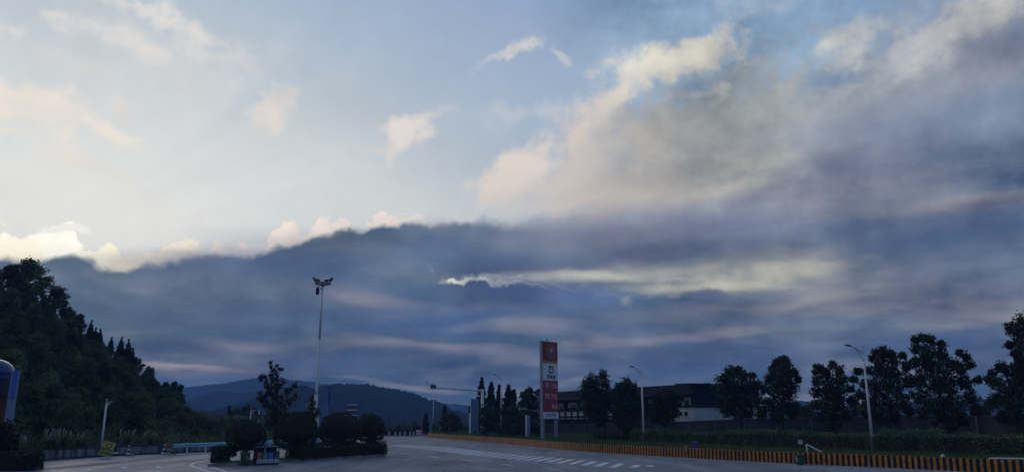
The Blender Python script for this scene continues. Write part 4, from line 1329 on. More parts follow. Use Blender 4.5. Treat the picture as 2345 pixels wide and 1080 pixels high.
# ------------------------------------------------------------------ recycling bins on the kerb
def bins():
    b = G(586, 1064.2)
    th = R(36)
    t = thing('recycling_station', 'dark blue recycling station with red, green, blue and black panels', 'recycling bin', b, th)
    W, D = 1.40, 0.62
    NAVY = material('navy_metal', (0.016, 0.020, 0.065), 0.5, 0.4)
    MB().box(0, W, 0, D, 0.06, 0.76).build('body', NAVY, t, bevel=.01)
    MB().box(0.03, W - .03, 0.03, D - .03, 0, 0.058).build('plinth', DARK, t)
    for x in (0.03, W * .36, W - .03):
        MB().box(x - .02, x + .02, 0.04, 0.08, .762, 1.0).build('post', POLE if x == W * .36 else NAVY, t)
    MB().box(0.0, W, D - .06, D - .02, .762, 1.0).build('back_board', NAVY, t)
    MB().hexa([(-.04, -.05, 1.002), (W + .04, -.05, 1.002), (W + .04, D + .03, 1.002), (-.04, D + .03, 1.002)], [(-.02, 0, 1.06), (W + .02, 0, 1.06), (W + .02, D, 1.09), (-.02, D, 1.09)]).build('canopy', NAVY, t)
    cols = [((0.26, 0.035, 0.045), '有害垃圾'), ((0.015, 0.16, 0.055), '厨余垃圾'), ((0.012, 0.10, 0.42), '可回收物'), ((0.012, 0.012, 0.014), '其他垃圾')]
    LT = material('bin_print', (0.42, 0.45, 0.46), .5, .3)
    for i, (c, s_) in enumerate(cols):
        x0 = 0.03 + i * .345
        x1 = x0 + .315
        pm = material('bin_panel_' + str(i), c, .4, .45)
        p = MB().box(x0, x1, -.03, -.002, .345, .735).build('bin_panel', pm, t)
        MB().box(x0 + .005, x1 - .005, -.026, -.002, .11, .338).build('poster', material('bin_poster', (0.44, 0.47, 0.56), .5, .3) if 'bin_poster' not in bpy.data.materials else bpy.data.materials['bin_poster'], t)
        for k in range(3):
            MB().box(x0 + .04, x1 - .06 - .03 * (k % 2), -.029, -.0265, .16 + .05 * k, .172 + .05 * k).build('printed_line', material('poster_ink', (0.10, 0.10, 0.2), .6, .2) if 'poster_ink' not in bpy.data.materials else bpy.data.materials['poster_ink'], t)
        cx = (x0 + x1) / 2
        ic = MB()
        if i == 0:
            for s in (-1, 1):
                ic.prism([(cx - s * .07, .69), (cx - s * .045, .69), (cx + s * .012, .53), (cx - s * .012, .53)], -.037, -.031)
        elif i == 1:
            ic.box(cx - .05, cx + .05, -.037, -.031, .655, .675); ic.box(cx - .015, cx + .015, -.037, -.031, .53, .654); ic.box(cx - .06, cx + .06, -.037, -.031, .505, .528)
        else:
            for k in range(3):
                a = R(90 + 120 * k); a2 = R(90 + 120 * k + 84)
                P_ = [(cx + .08 * math.cos(a), .60 + .08 * math.sin(a)), (cx + .055 * math.cos(a), .60 + .055 * math.sin(a)), (cx + .055 * math.cos(a2), .60 + .055 * math.sin(a2)), (cx + .08 * math.cos(a2), .60 + .08 * math.sin(a2))]
                ic.prism(P_, -.037, -.031)
        ic.build('icon', LT, p)
        text_mesh('caption', s_, .068, LT, p, (cx, -.034, .43))
bins()
def wheelie(loc, s, label, rz):
    t = thing('green_bin', label, 'litter bin', loc, rz)
    GREEN = material('green_plastic', (0.012, 0.055, 0.028), .5, .4, .1, 4)
    MB().hexa([(-.24 * s, -.24 * s, .04), (.24 * s, -.24 * s, .04), (.24 * s, .24 * s, .04), (-.24 * s, .24 * s, .04)], [(-.29 * s, -.29 * s, .72 * s), (.29 * s, -.29 * s, .72 * s), (.29 * s, .29 * s, .72 * s), (-.29 * s, .29 * s, .72 * s)]).build('body', GREEN, t, bevel=.04)
    MB().hexa([(-.32 * s, -.32 * s, .722 * s), (.32 * s, -.32 * s, .722 * s), (.32 * s, .31 * s, .722 * s), (-.32 * s, .31 * s, .722 * s)], [(-.28 * s, -.29 * s, .80 * s), (.28 * s, -.29 * s, .80 * s), (.30 * s, .30 * s, .83 * s), (-.30 * s, .30 * s, .83 * s)]).build('lid', GREEN, t, bevel=.015)
    for x in (-.2, .2):
        MB().tube([(x * s - .03, .24 * s, .07), (x * s + .03, .24 * s, .07)], .07, 12).build('wheel', DARK, t)
    return t
w1 = wheelie(G(560, 1064.5), 0.92, 'green litter bin standing left of the blue recycling station', R(24))
MB().box(.02, .19, -.275, -.262, .30, .58).build('notice', material('faded_print', (0.10, 0.17, 0.13), .6, .2), w1)
# bucket bin in front of the barrier
b = G(1833, 1063)
t = thing('green_bucket', 'round dark green bucket bin standing against the striped barrier', 'bucket', b)
BK = material('bucket_green', (0.010, 0.060, 0.032), .5, .4)
MB().lathe([(0.20, 0.0), (0.215, .05), (0.255, .56), (0.235, .56), (0.20, .06)], 20).build('body', BK, t, smooth=True)
MB().lathe([(0.27, .55), (0.285, .565), (0.285, .585), (0.27, .60)], 20).build('rim', BK, t)
MB().tube([(-.30, 0, .50), (-.31, 0, .60), (-.26, 0, .60)], .02, 6).build('handle', DARK, t)

# ------------------------------------------------------------------ small things by the barrier
p = at(1591, 1022, gy(1591, 1048.6) + .75); p.z = .62
t = thing('purple_notice', 'small purple blue notice board on a stake just behind the barrier', 'sign', p, R(-10))
MB().box(-.19, .19, -.02, .02, .10, .52).build('board', material('violet_board', (0.055, 0.045, 0.24), .55, .3, .3, 8), t)
MB().box(-.20, .20, -.028, -.021, .45, .53).build('pale_strip', material('violet_pale', (0.22, 0.2, 0.33), .6, .3), t)
MB().box(-.02, .02, .021, .05, -.05, .5).build('stake', DARK, t)
p = G(1575, 1047.6); p.z = 0
HOSE = material('grey_hose', (0.30, 0.29, 0.27), .6, .3)
t = thing('drain_hose', 'pale bent hose hooked over the top of the striped barrier', 'hose', p)
MB().tube([(.12, .42, .55), (.10, .34, .75), (.02, .20, .84), (-.10, .05, .80), (-.14, -.06, .6), (-.12, -.07, .3)], .032, 8).build('pipe', HOSE, t, smooth=True)
MB().lathe([(.045, .40), (.045, .46)], 10, (-.13, -.065)).build('clip', DARK, t)
p = at(1835, 1034, gy(1835, 1061.5) + 1.0); p.z = .6
t = thing('small_notice', 'small white notice on a thin stake behind the green bucket', 'sign', p)
MB().box(-.14, .14, -.012, .012, .55, .82).build('board', material('grey_white', (0.42, 0.42, 0.42), .6, .3, .2, 10), t)
MB().tube([(0, .03, 0), (0, .03, .70)], .014, 6).build('stake', DARK, t)
p = at(1848, 1034, gy(1848, 1062) + .7); p.z = .6
t = thing('standpipe', 'white bent standpipe with a sloping pipe behind the barrier', 'pipe', p)
MB().tube([(-.02, 0, -.1), (.02, 0, .3), (.0, 0, .50), (.08, -.02, .56)], .045, 8).build('riser', WHITE, t, smooth=True)
MB().tube([(.10, -.02, .52), (.78, -.35, .10)], .04, 8).build('sloping_pipe', WHITE, t)
MB().lathe([(.07, .46), (.07, .56)], 10, (0.03, 0)).build('elbow', WHITE, t)
a_, b_ = verge_point(0, 0), None
t = thing('white_pipe', 'long thin white pipe lying along the barrier top at the right edge', 'pipe', at(2330, 1049, gy(2330, 1084.3) + .3))
MB().tube([(-1.0, .75, -.02), (0, 0, 0), (1.6, -1.4, .03)], .04, 8).build('pipe_run', WHITE, t)
MB().lathe([(.06, -.03), (.06, .05)], 10).build('joint', WHITE, t)
t = thing('crumpled_bag', 'small white crumpled bag caught on the barrier top near the right', 'bag', Vector((at(2158, 1045.5, gy(2158, 1076) + .12).x, gy(2158, 1076) + .12, .72)))
mb = MB(); mb.lathe([(0.02, -.05), (0.10, -.02), (0.11, .02), (0.05, .06), (0.03, .09)], 9)
mb.v = [(x * (1 + .3 * math.sin(9 * z + x * 20)), y * (1 + .2 * math.cos(x * 30)), z) for x, y, z in mb.v]
mb.build('bag', WHITE, t, smooth=True)
mb = MB(); mb.tube([(0, 0, .08), (.05, .02, .12), (.10, 0, .10)], .012, 5); mb.build('tied_end', WHITE, t)

# ------------------------------------------------------------------ far end of the road
FY = gy(915, 998) + 1.0
b = at(915, 998, FY); b.z = 0
fw = thing('dark_barrier_wall', 'low dark wall closing the far end of the road behind pale cones', 'wall', b)
x0, x1 = at(862, 990, FY).x - b.x, at(952, 990, FY).x - b.x
nseg = 6
for k in range(nseg):
    xa = x0 + (x1 - x0) * k / nseg; xb = x0 + (x1 - x0) * (k + 1) / nseg
    MB().box(xa + .02, xb - .02, .3, .55, 0, .95).build('wall_segment', material('dark_wall', (0.03, 0.03, 0.034), .85, .15, .3, 1) if 'dark_wall' not in bpy.data.materials else bpy.data.materials['dark_wall'], fw)
MB().box(x0, x1, -.05, .25, 0, .14).build('kerb', CONC, fw)
for k, x in enumerate((891, 905, 916, 927, 939, 947)):
    t = thing('far_cone', 'small pale cone in the row before the dark wall at the road end', 'traffic cone', at(x, 998, FY - 1.0), 0, 'pale cones at the far end of the road')
    t.location.z = 0
    MB().box(-.24, .24, -.24, .24, 0, .06).build('base', DARK, t)
    MB().lathe([(.19, .06), (.10, .3), (.045, .74)], 12).build('cone', CW, t, smooth=True)
for k, (x0_, x1_) in enumerate(((952.3, 965.6), (967, 981.2))):
    WY = gy(966, 998.3)
    b = at((x0_ + x1_) / 2, 998.3, WY); b.z = 0
    t = thing('water_barrier', ('left red and white chequered water barrier at the far end of the road', 'right red and white chequered water barrier beside the striped barrier end')[k], 'road barrier', b)
    w = (at(x1_, 990, WY).x - at(x0_, 990, WY).x) / 2
    hh = 1.02
    MB().hexa([(-w, -.25, 0), (w, -.25, 0), (w, .25, 0), (-w, .25, 0)], [(-w, -.12, hh), (w, -.12, hh), (w, .12, hh), (-w, .12, hh)]).build('body', WHITE, t)
    RP = material('barrier_red', (0.42, 0.045, 0.05), .6, .3) if 'barrier_red' not in bpy.data.materials else bpy.data.materials['barrier_red']
    yf = lambda z: -.25 + .13 * z / hh - .006
    for i in range(5):
        xa = -w + 2 * w * i / 5
        xb = xa + 2 * w / 5
        for j in range(2):
            z0, z1 = .06 + j * .42, .30 + j * .42
            m = MB(); xm = (xa + xb) / 2
            m.add([(xa, yf(z0), z0), (xm, yf(z0 + .16), z0 + .16), (xm, yf(z1 + .16), z1 + .16), (xa, yf(z1), z1)], [(0, 1, 2, 3)])
            m.add([(xm, yf(z0 + .16), z0 + .16), (xb - .02, yf(z0), z0), (xb - .02, yf(z1), z1), (xm, yf(z1 + .16), z1 + .16)], [(0, 1, 2, 3)])
            m.build('chevron', RP, t)
b = at(994, 994, 134); b.z = .2
t = thing('concrete_block', 'tan concrete block wall behind the farthest street lamp', 'wall', b)
xa, xb = at(982.5, 990, 134).x - b.x, at(1006, 990, 134).x - b.x
TAN = material('tan_concrete', (0.20, 0.18, 0.11), .85, .2, .3, 1)
MB().box(xa, xa + (xb - xa) * .45, 0, .5, 0, .62).build('block', TAN, t)
MB().hexa([(xa + (xb - xa) * .46, 0, 0), (xb, 0, 0), (xb, .5, 0), (xa + (xb - xa) * .46, .5, 0)], [(xa + (xb - xa) * .46, 0, .55), (xb, 0, .85), (xb, .5, .85), (xa + (xb - xa) * .46, .5, .55)]).build('block', TAN, t)
b = at(1007.5, 994, 131); b.z = .2
t = thing('yellow_marker', 'tiny yellow marker plate on a dark post near the far barrier end', 'sign', b)
MB().tube([(0, 0, 0), (0, 0, 1.1)], .10, 8).build('post', DARK, t)
MB().box(-.1, .1, -.16, -.11, 1.0, 1.5).build('plate', material('lime_yellow', (0.46, 0.50, 0.04), .5, .3), t)
b = at(1035, 992, 136); b.z = .4
t = thing('white_guard_rail', 'short pale guard rail below the round bush beyond the barrier', 'guard rail', b)
xa, xb = at(1013, 985, 136).x - b.x, at(1058, 985, 136).x - b.x
for z in (.60, .96):
    MB().box(xa, xb, -.06, .02, z - .12, z + .10).build('rail', material('rail_steel', (0.36, 0.36, 0.37), .5, .4) if 'rail_steel' not in bpy.data.materials else bpy.data.materials['rail_steel'], t)
for k in range(4):
    x = xa + (xb - xa) * (k + .3) / 4
    MB().box(x - .07, x + .07, .022, .14, 0, 1.1).build('post', POLE, t)
b = at(986, 994, 126); b.z = 0.2
t = thing('small_blue_sign', 'small pale blue direction plate beside the farthest street lamp', 'sign', b)
MB().box(-.18, .16, -.03, .03, at(986, 981, 126).z - .2, at(986, 961, 126).z - .2).build('plate', material('dusty_blue', (0.13, 0.17, 0.30), .5, .3), t)
MB().tube([(0, .06, 0), (0, .06, 2.2)], .05, 8).build('post', POLE, t)

# ------------------------------------------------------------------ retaining wall and building on the right
rw = thing('retaining_wall', 'long grey retaining wall behind the hedges below the dark building', 'wall', RWS[0])
mb = MB(); cp_ = MB()
for i, p in enumerate(RWS):
    n = out_normal(RWS, i)
    a = p - RWS[0]; b = p + n * .35 - RWS[0]
    h = rw_top(p.y)
    mb.v += [(a.x, a.y, .3), (a.x, a.y, h - .12), (b.x, b.y, h - .12), (b.x, b.y, .3)]
    c = p - n * .06 - RWS[0]; d = p + n * .41 - RWS[0]
    cp_.v += [(c.x, c.y, h - .12), (c.x, c.y, h), (d.x, d.y, h), (d.x, d.y, h - .12)]
for i in range(len(RWS) - 1):
    for m in (mb, cp_):
        for k in range(4):
            m.f.append((i * 4 + k, i * 4 + (k + 1) % 4, i * 4 + 4 + (k + 1) % 4, i * 4 + 4 + k))
mb.build('wall_body', material('grey_render', (0.050, 0.050, 0.055), .95, .05, .35, .35), rw)
cp_.build('coping', material('wall_coping', (0.075, 0.075, 0.077), .85, .2, .3, .5), rw)
rp = resample(RWS, 4.0)
for i, p in enumerate(rp[4:-1]):
    n = out_normal(rp, i + 4)
    q = p - n * .03 - RWS[0]
    h = rw_top(p.y) - .125
    dd = (rp[i + 5] - p).normalized() * .11
    MB().hexa([(q.x - dd.x, q.y - dd.y, .3), (q.x + dd.x, q.y + dd.y, .3), (q.x + dd.x + n.x * .1, q.y + dd.y + n.y * .1, .3), (q.x - dd.x + n.x * .1, q.y - dd.y + n.y * .1, .3)],
              [(q.x - dd.x, q.y - dd.y, h), (q.x + dd.x, q.y + dd.y, h), (q.x + dd.x + n.x * .1, q.y + dd.y + n.y * .1, h), (q.x - dd.x + n.x * .1, q.y - dd.y + n.y * .1, h)]).build('pilaster', bpy.data.materials['wall_coping'], rw)
# ledge in front, at right
led = thing('stone_ledge', 'low pale stone ledge along the lawn below the retaining wall on the right', 'ledge', (0, 0, 0))
lp = [at(1880, 981, 66), at(2060, 981.5, 60), at(2200, 978, 57), at(2345, 977, 54), at(2600, 977, 46)]
for i, (a, b) in enumerate(zip(lp[:-1], lp[1:])):
    m_n = 6
    for k in range(m_n):
        p = a.lerp(b, k / m_n); q = a.lerp(b, (k + .97) / m_n)
        z = 1.62 + .02 * random.uniform(-1, 1)
        MB().hexa([(p.x, p.y, .6), (q.x, q.y, .6), (q.x + .2, q.y + .35, .6), (p.x + .2, p.y + .35, .6)], [(p.x, p.y, z), (q.x, q.y, z), (q.x + .2, q.y + .35, z), (p.x + .2, p.y + .35, z)]).build('stone', CONC if random.random() < .4 else bpy.data.materials['wall_coping'], led)

C0 = at(1592, 955, 112); C0.z = 2.3
E0 = at(1226, 955, 150)
dF = Vector((E0.x - C0.x, E0.y - C0.y, 0)); LF = dF.length; dF.normalize()
bl = thing('rest_area_building', 'long dark roofed building with white panelled balcony above the retaining wall', 'building', C0, math.atan2(-dF.y, -dF.x))
# local: x runs from the far left end (negative) to the near corner (0), y goes back
def u_of(px):
    k = (px - 1172.5) / FPX
    # exact: px column of a point at height of the wall top
    lo, hi = 0.0, LF + 12
    f = lambda u: (C0.x + dF.x * u) - k * ((C0.y + dF.y * u) * 1.0) * (at(px, 930, 1.0).x / k if abs(k) > 1e-6 else 1)
    for _ in range(60):
        mid = (lo + hi) / 2
        if f(mid) > 0:
            lo = mid
        else:
            hi = mid
    return (lo + hi) / 2
def z_of(px, py):
    u = u_of(px)
    return at(px, py, C0.y + dF.y * u).z - C0.z
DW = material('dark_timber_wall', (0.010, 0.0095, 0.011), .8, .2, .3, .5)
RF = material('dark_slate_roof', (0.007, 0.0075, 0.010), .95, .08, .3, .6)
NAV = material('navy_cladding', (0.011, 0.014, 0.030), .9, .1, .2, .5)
WW = material('cream_wall', (0.46, 0.45, 0.43), .85, .2, .15, .6)
GW = material('pale_side_wall', (0.38, 0.42, 0.45), .85, .2, .15, .6)
GL = material('dark_glass', (0.012, 0.013, 0.018), .15, .5)
zr = z_of(1590, 877.5); ze = z_of(1570, 907)
Dp = 13.0
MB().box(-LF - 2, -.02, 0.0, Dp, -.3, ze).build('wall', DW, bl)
# roof: deep dark slope with a thin ridge edge and an upturned left end
mb = MB(); n = 24
for k in range(n + 1):
    x = -LF - 3.2 + (LF + 3.8) * k / n
    lift = 0.9 * max(0, 1 - k / 3.2) ** 2 + .12 * max(0, (k - n + 3) / 3)
    mb.v += [(x, -1.3, ze - .02 + lift * .5), (x, -1.3, ze + .18 + lift * .5), (x, 2.6, zr + lift), (x, 2.8, zr - .25 + lift), (x, 6, ze)]
for k in range(n):
    for j in range(4):
        a = k * 5 + j
        mb.f.append((a, a + 1, a + 6, a + 5))
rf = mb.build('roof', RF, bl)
mb = MB(); mb.tube([(-LF - 3.2 + (LF + 3.8) * k / n, 2.6, zr + .04 + 0.9 * max(0, 1 - k / 3.2) ** 2) for k in range(n + 1)], .10, 6); mb.build('ridge', material('ridge_tile', (0.02, 0.02, 0.025), .7, .3), rf)
nt = 40
for k in range(nt):
    x = -LF - 2.5 + (LF + 2.6) * k / nt
    mb = MB(); mb.tube([(x, -1.2, ze + .22), (x, 2.5, zr + .0)], .05, 5); mb.build('roof_rib', RF, rf)
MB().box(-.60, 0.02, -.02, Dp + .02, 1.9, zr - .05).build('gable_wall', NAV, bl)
for k in range(12):
    MB().box(.022, .08, .3 + k * 1.05, .36 + k * 1.05, 1.95, zr - .1).build('cladding_rib', NAV, bl)
MB().hexa([(-3.2, -.6, zr - .06), (.55, -.6, zr - .10), (.55, Dp + .5, zr - .10), (-3.2, Dp + .5, zr - .06)], [(-3.2, -.6, zr + .10), (.55, -.6, zr + .02), (.55, Dp + .5, zr + .02), (-3.2, Dp + .5, zr + .10)]).build('gable_roof', RF, bl)
# pale ground floor at the near corner
u1 = u_of(1540); zt = z_of(1585, 931.5)
MB().box(-u1, 0.20, -.55, -.03, -.3, zt).build('cream_wall', WW, bl)
MB().box(0.025, 0.22, -.02, Dp, -.3, zt - .02).build('side_wall', GW, bl)
MB().box(-u1 - .15, 0.40, -.75, -.025, zt + .005, zt + .16).build('eave_band', DW, bl)
MB().box(0.085, 0.42, -.015, Dp, zt + .005, zt + .14).build('eave_band', DW, bl)
for (xa, xb, ya, yb) in [(1553, 1557, 943, 951.5), (1561.5, 1568.5, 942.5, 951), (1573.5, 1580.5, 942, 951)]:
    w_ = MB().box(-u_of(xa), -u_of(xb), -.60, -.553, z_of(xa, yb), z_of(xa, ya)).build('window', GL, bl)
    MB().box(-u_of(xa) - .08, -u_of(xb) + .08, -.62, -.601, z_of(xa, yb) - .1, z_of(xa, yb) - .004).build('sill', WW, w_)
# upper storey: white recesses, dark windows, posts
wins = [(1281, 1291, 922, 936), (1303, 1325, 921, 933), (1331, 1345, 920.5, 934), (1360, 1372, 919.5, 934), (1390, 1402, 918, 932), (1425, 1438, 916, 930), (1487, 1505, 911, 922), (1515, 1530, 909, 922), (1553, 1566, 917.5, 929), (1568, 1583, 907, 927)]
for xa, xb, ya, yb in wins:
    f = MB().box(-u_of(xa), -u_of(xb), -.10, -.004, z_of(xa, yb), z_of(xa, ya)).build('white_bay', WW, bl)
    ua, ub = u_of(xa), u_of(xb)
    z0, z1 = z_of(xa, yb), z_of(xa, ya)
    MB().box(-ua + (ua - ub) * .18, -ub - (ua - ub) * .22, -.15, -.102, z0 + .02, z0 + (z1 - z0) * .55).build('window', GL, f)
for px in (1296, 1328, 1352, 1380, 1412, 1450, 1480, 1540):
    MB().box(-u_of(px) - .28, -u_of(px) + .28, -.45, -.11, 1.2, ze - .03).build('column', DW, bl)
# balcony: dark posts and rails with white parapet panels
zb0, zb1, zb2 = z_of(1300, 958.5), z_of(1300, 952), z_of(1300, 942.5)
x_a, x_b = -u_of(1258), -u_of(1432)
MB().box(x_a, x_b, -1.7, -1.5, zb2 + .03, zb2 + .26).build('balcony_rail', DW, bl)
MB().box(x_a, x_b, -1.62, -.46, zb0 + .22, zb1 - .03).build('balcony_floor', DW, bl)
step = 1.95
k = 0
x = x_a
while x < x_b - step:
    MB().box(x - .16, x + .16, -1.74, -1.42, -.3, zb2 + .022).build('balcony_post', DW, bl)
    MB().box(x + .24, x + step - .24, -1.60, -1.52, zb1, zb2).build('parapet_panel', WW, bl)
    MB().box(x + .24, x + step - .24, -1.62, -1.50, zb0, zb0 + .17).build('white_ledge', WW, bl)
    x += step
# pale gable tip at the left end
gl_, gr_ = -u_of(1224.5), -u_of(1243)
MB().prism([(gl_, z_of(1225, 894.5)), (gl_ + .2, z_of(1225, 892.5)), (gr_, z_of(1243, 903)), (gr_, z_of(1243, 911))], -1.9, -1.6).build('gable_board', material('pale_board', (0.66, 0.63, 0.55), .7, .3), bl)
MB().box(gl_ - 1.2, gl_ + 3.4, -1.5, -.5, -.3, z_of(1228, 908)).build('end_wall', material('violet_grey_wall', (0.24, 0.24, 0.32), .85, .2, .15, .5), bl)

t = thing('white_arch', 'small white arched gate on the terrace between two dark trees', 'gate', at(1741, 957, 104))
for s in (-1, 1):
    MB().box(s * .45 - .08, s * .45 + .08, -.08, .08, -.6, .45).build('post', WHITE, t)
mb = MB(); mb.tube([(.45 * math.cos(a), 0, .45 + .42 * math.sin(a)) for a in [PI * k / 10 for k in range(11)]], .08, 8); mb.build('arch', WHITE, t)

# far left: pale roofs and a small hoarding beyond the woods
b = at(500, 955, 300); b.z = 2.0
t = thing('far_building', 'long low pale building beyond the woods left of the shrubs', 'building', b)
MB().box(at(478, 950, 300).x - b.x, at(524, 950, 300).x - b.x, 0, 9, -2.2, at(500, 950.5, 300).z - 2).build('wall', WW, t)
MB().box(at(477, 950, 300).x - b.x, at(525, 950, 300).x - b.x, -.5, 9.5, at(500, 950.5, 300).z - 1.998, at(500, 948.3, 300).z - 2).build('roof', material('pale_roof', (0.32, 0.33, 0.36), .7, .3), t)
b = at(541, 975, 150); b.z = 0
t = thing('hoarding', 'small white hoarding board above the woods beside a lamp post', 'hoarding', b)
MB().box(at(536, 950, 150).x - b.x, at(546.5, 950, 150).x - b.x, 0, .1, at(540, 955, 150).z, at(540, 949, 150).z).build('board', material('hoarding_white', (0.42, 0.43, 0.45), .6, .3), t)
for x in (-.3, .3):
    MB().tube([(x, .15, 0), (x, .15, at(540, 952, 150).z)], .06, 6).build('post', POLE, t)

# ------------------------------------------------------------------ left edge: domed kiosk, pillar board, notice, slab
KY = 47
b = at(-40, 960, KY); b.z = 0
kz = lambda y: at(-34 if y < 0 else 0, y, KY).z
t = thing('domed_kiosk', 'red kiosk with dark blue band and rounded blue roof at the left edge', 'kiosk', b)
r_ = at(24, 880, KY).x - b.x
KB = material('kiosk_navy', (0.014, 0.018, 0.050), .5, .4); KBl = material('kiosk_blue_roof', (0.016, 0.034, 0.15), .35, .5); KR = material('kiosk_red', (0.075, 0.008, 0.012), .6, .3)
MB().lathe([(r_ - .22, 0), (r_ - .22, kz(905))], 28).build('wall', KR, t, smooth=False)
MB().lathe([(r_, kz(905) + .003), (r_, kz(866))], 28).build('fascia', KB, t)
MB().lathe([(r_ + .04, kz(866) + .003), (r_ + .04, kz(857))], 28).build('roof_band', KBl, t)
z0, z1 = kz(857), at(-34, 820, KY).z
MB().lathe([(r_ + .04 if k == 0 else r_ * math.cos(k * PI / 18), z0 + .003 + (z1 - z0) * math.sin(k * PI / 18)) for k in range(9)], 28).build('dome', KBl, t, smooth=True)
mb = MB(); mb.tube([(r_ * 1.02 * math.cos(a) * math.cos(R(-75)) , r_ * 1.02 * math.cos(a) * math.sin(R(-75)), z0 + (z1 - z0) * math.sin(a) + .03) for a in [k * PI / 20 for k in range(10)]], .022, 6); mb.build('dome_highlight', POLE, t)  # bright highlight arc on the dome, modelled as a pale tube
for k in range(5):
    a = R(-150 + 30 * k)
    MB().box(-.04, .04, -.04, .04, .1, kz(905) - .1).build('batten', KR, t).location = ((r_ - .2) * math.cos(a), (r_ - .2) * math.sin(a), 0)
b = at(16, 965, 46); b.z = 0
t = thing('pillar_board', 'pale blue pillar with a bright blue plate beside the domed kiosk', 'sign', b, R(-8))
H = at(36, 848, 46).z
w_ = .36
MB().box(-w_ * .5, w_ * .72, 0, .16, 0, H).build('pillar', material('pillar_pale_blue', (0.17, 0.25, 0.38), .5, .4, .1, 2), t)
MB().box(-.02, w_ * .78, -.05, -.003, at(36, 913, 46).z, H + .02).build('plate', material('bright_blue_plate', (0.03, 0.12, 0.46), .4, .5), t)
b = at(7, 1047, 45); b.z = 0
t = thing('blue_notice', 'low blue and white notice board half hidden behind the left hedge', 'sign', b)
x0, x1 = at(-20, 1030, 45).x - b.x, at(15, 1030, 45).x - b.x
MB().box(x0, x1, -.02, .03, at(5, 1040, 45).z, at(5, 1025, 45).z).build('board', material('notice_blue', (0.035, 0.06, 0.24), .5, .3), t)
for x in (3, 9, 13):
    q = at(x, 1030, 45).x - b.x
    MB().box(q - .035, q + .035, -.03, -.021, at(5, 1038.5, 45).z, at(5, 1026.5, 45).z).build('white_stroke', WHITE, t)
MB().box(x0 + .3, x0 + .36, .031, .09, 0, .7).build('post', DARK, t); MB().box(x1 - .36, x1 - .30, .031, .09, 0, .7).build('post', DARK, t)
b = at(55, 1010, 58); b.z = at(55, 1008, 58).z
t = thing('stone_slab', 'pale tilted stone slab lying in the bushes near the kiosk', 'stone', b, R(20))
MB().hexa([(-.35, -.2, -.3), (.35, -.2, -.35), (.35, .2, -.35), (-.35, .25, -.3)], [(-.30, -.12, .46), (.02, -.15, .42), (.30, .15, -.05), (-.25, .2, .40)]).build('slab', material('pale_stone', (0.36, 0.36, 0.34), .9, .2, .3, 3), t, bevel=.03)
MB().hexa([(-.5, -.3, -.5), (.5, -.3, -.5), (.5, .3, -.5), (-.5, .3, -.5)], [(-.45, -.25, -.303), (.45, -.25, -.353), (.45, .25, -.353), (-.45, .25, -.303)]).build('footing_stone', CONC, t)

# ------------------------------------------------------------------ planting
def tree_thing(name, label, cat, base, lobes, leafm, leaf=0.25, per=1.0, trunk_r=0.13, core=True, group=None, extra_tips=None, lean=None):
    """lobes in world metres; everything stored relative to the foot of the tree"""
    t = thing(name, label, cat, base, 0, group)
    rel = [(l[0] - base.x, l[1] - base.y, l[2] - base.z) + tuple(l[3:]) for l in lobes]
    C, S = clumps(rel, per, leaf, core)
    keep = C[:, 2] > 0.02
    link('crown', leaf_mesh('crown', C[keep], S[keep], leafm), t)
    tips = sorted(rel, key=lambda l: -l[2])
    tips = [Vector(l[:3]) for l in tips][:12]
    mb = MB(); branch_trunk(mb, (0, 0, -.05), tips, trunk_r); mb.build('trunk', BARK, t, smooth=True)
    return t
def px_lobes(L_, Y, spread=0.8):
    out = []
    for l in L_:
        px, py, r = l[:3]
        dy = l[3] if len(l) > 3 else random.uniform(-spread, spread)
        p = at(px, py, Y + dy)
        out.append((p.x, p.y, p.z, r * Y / FPX))
    return out
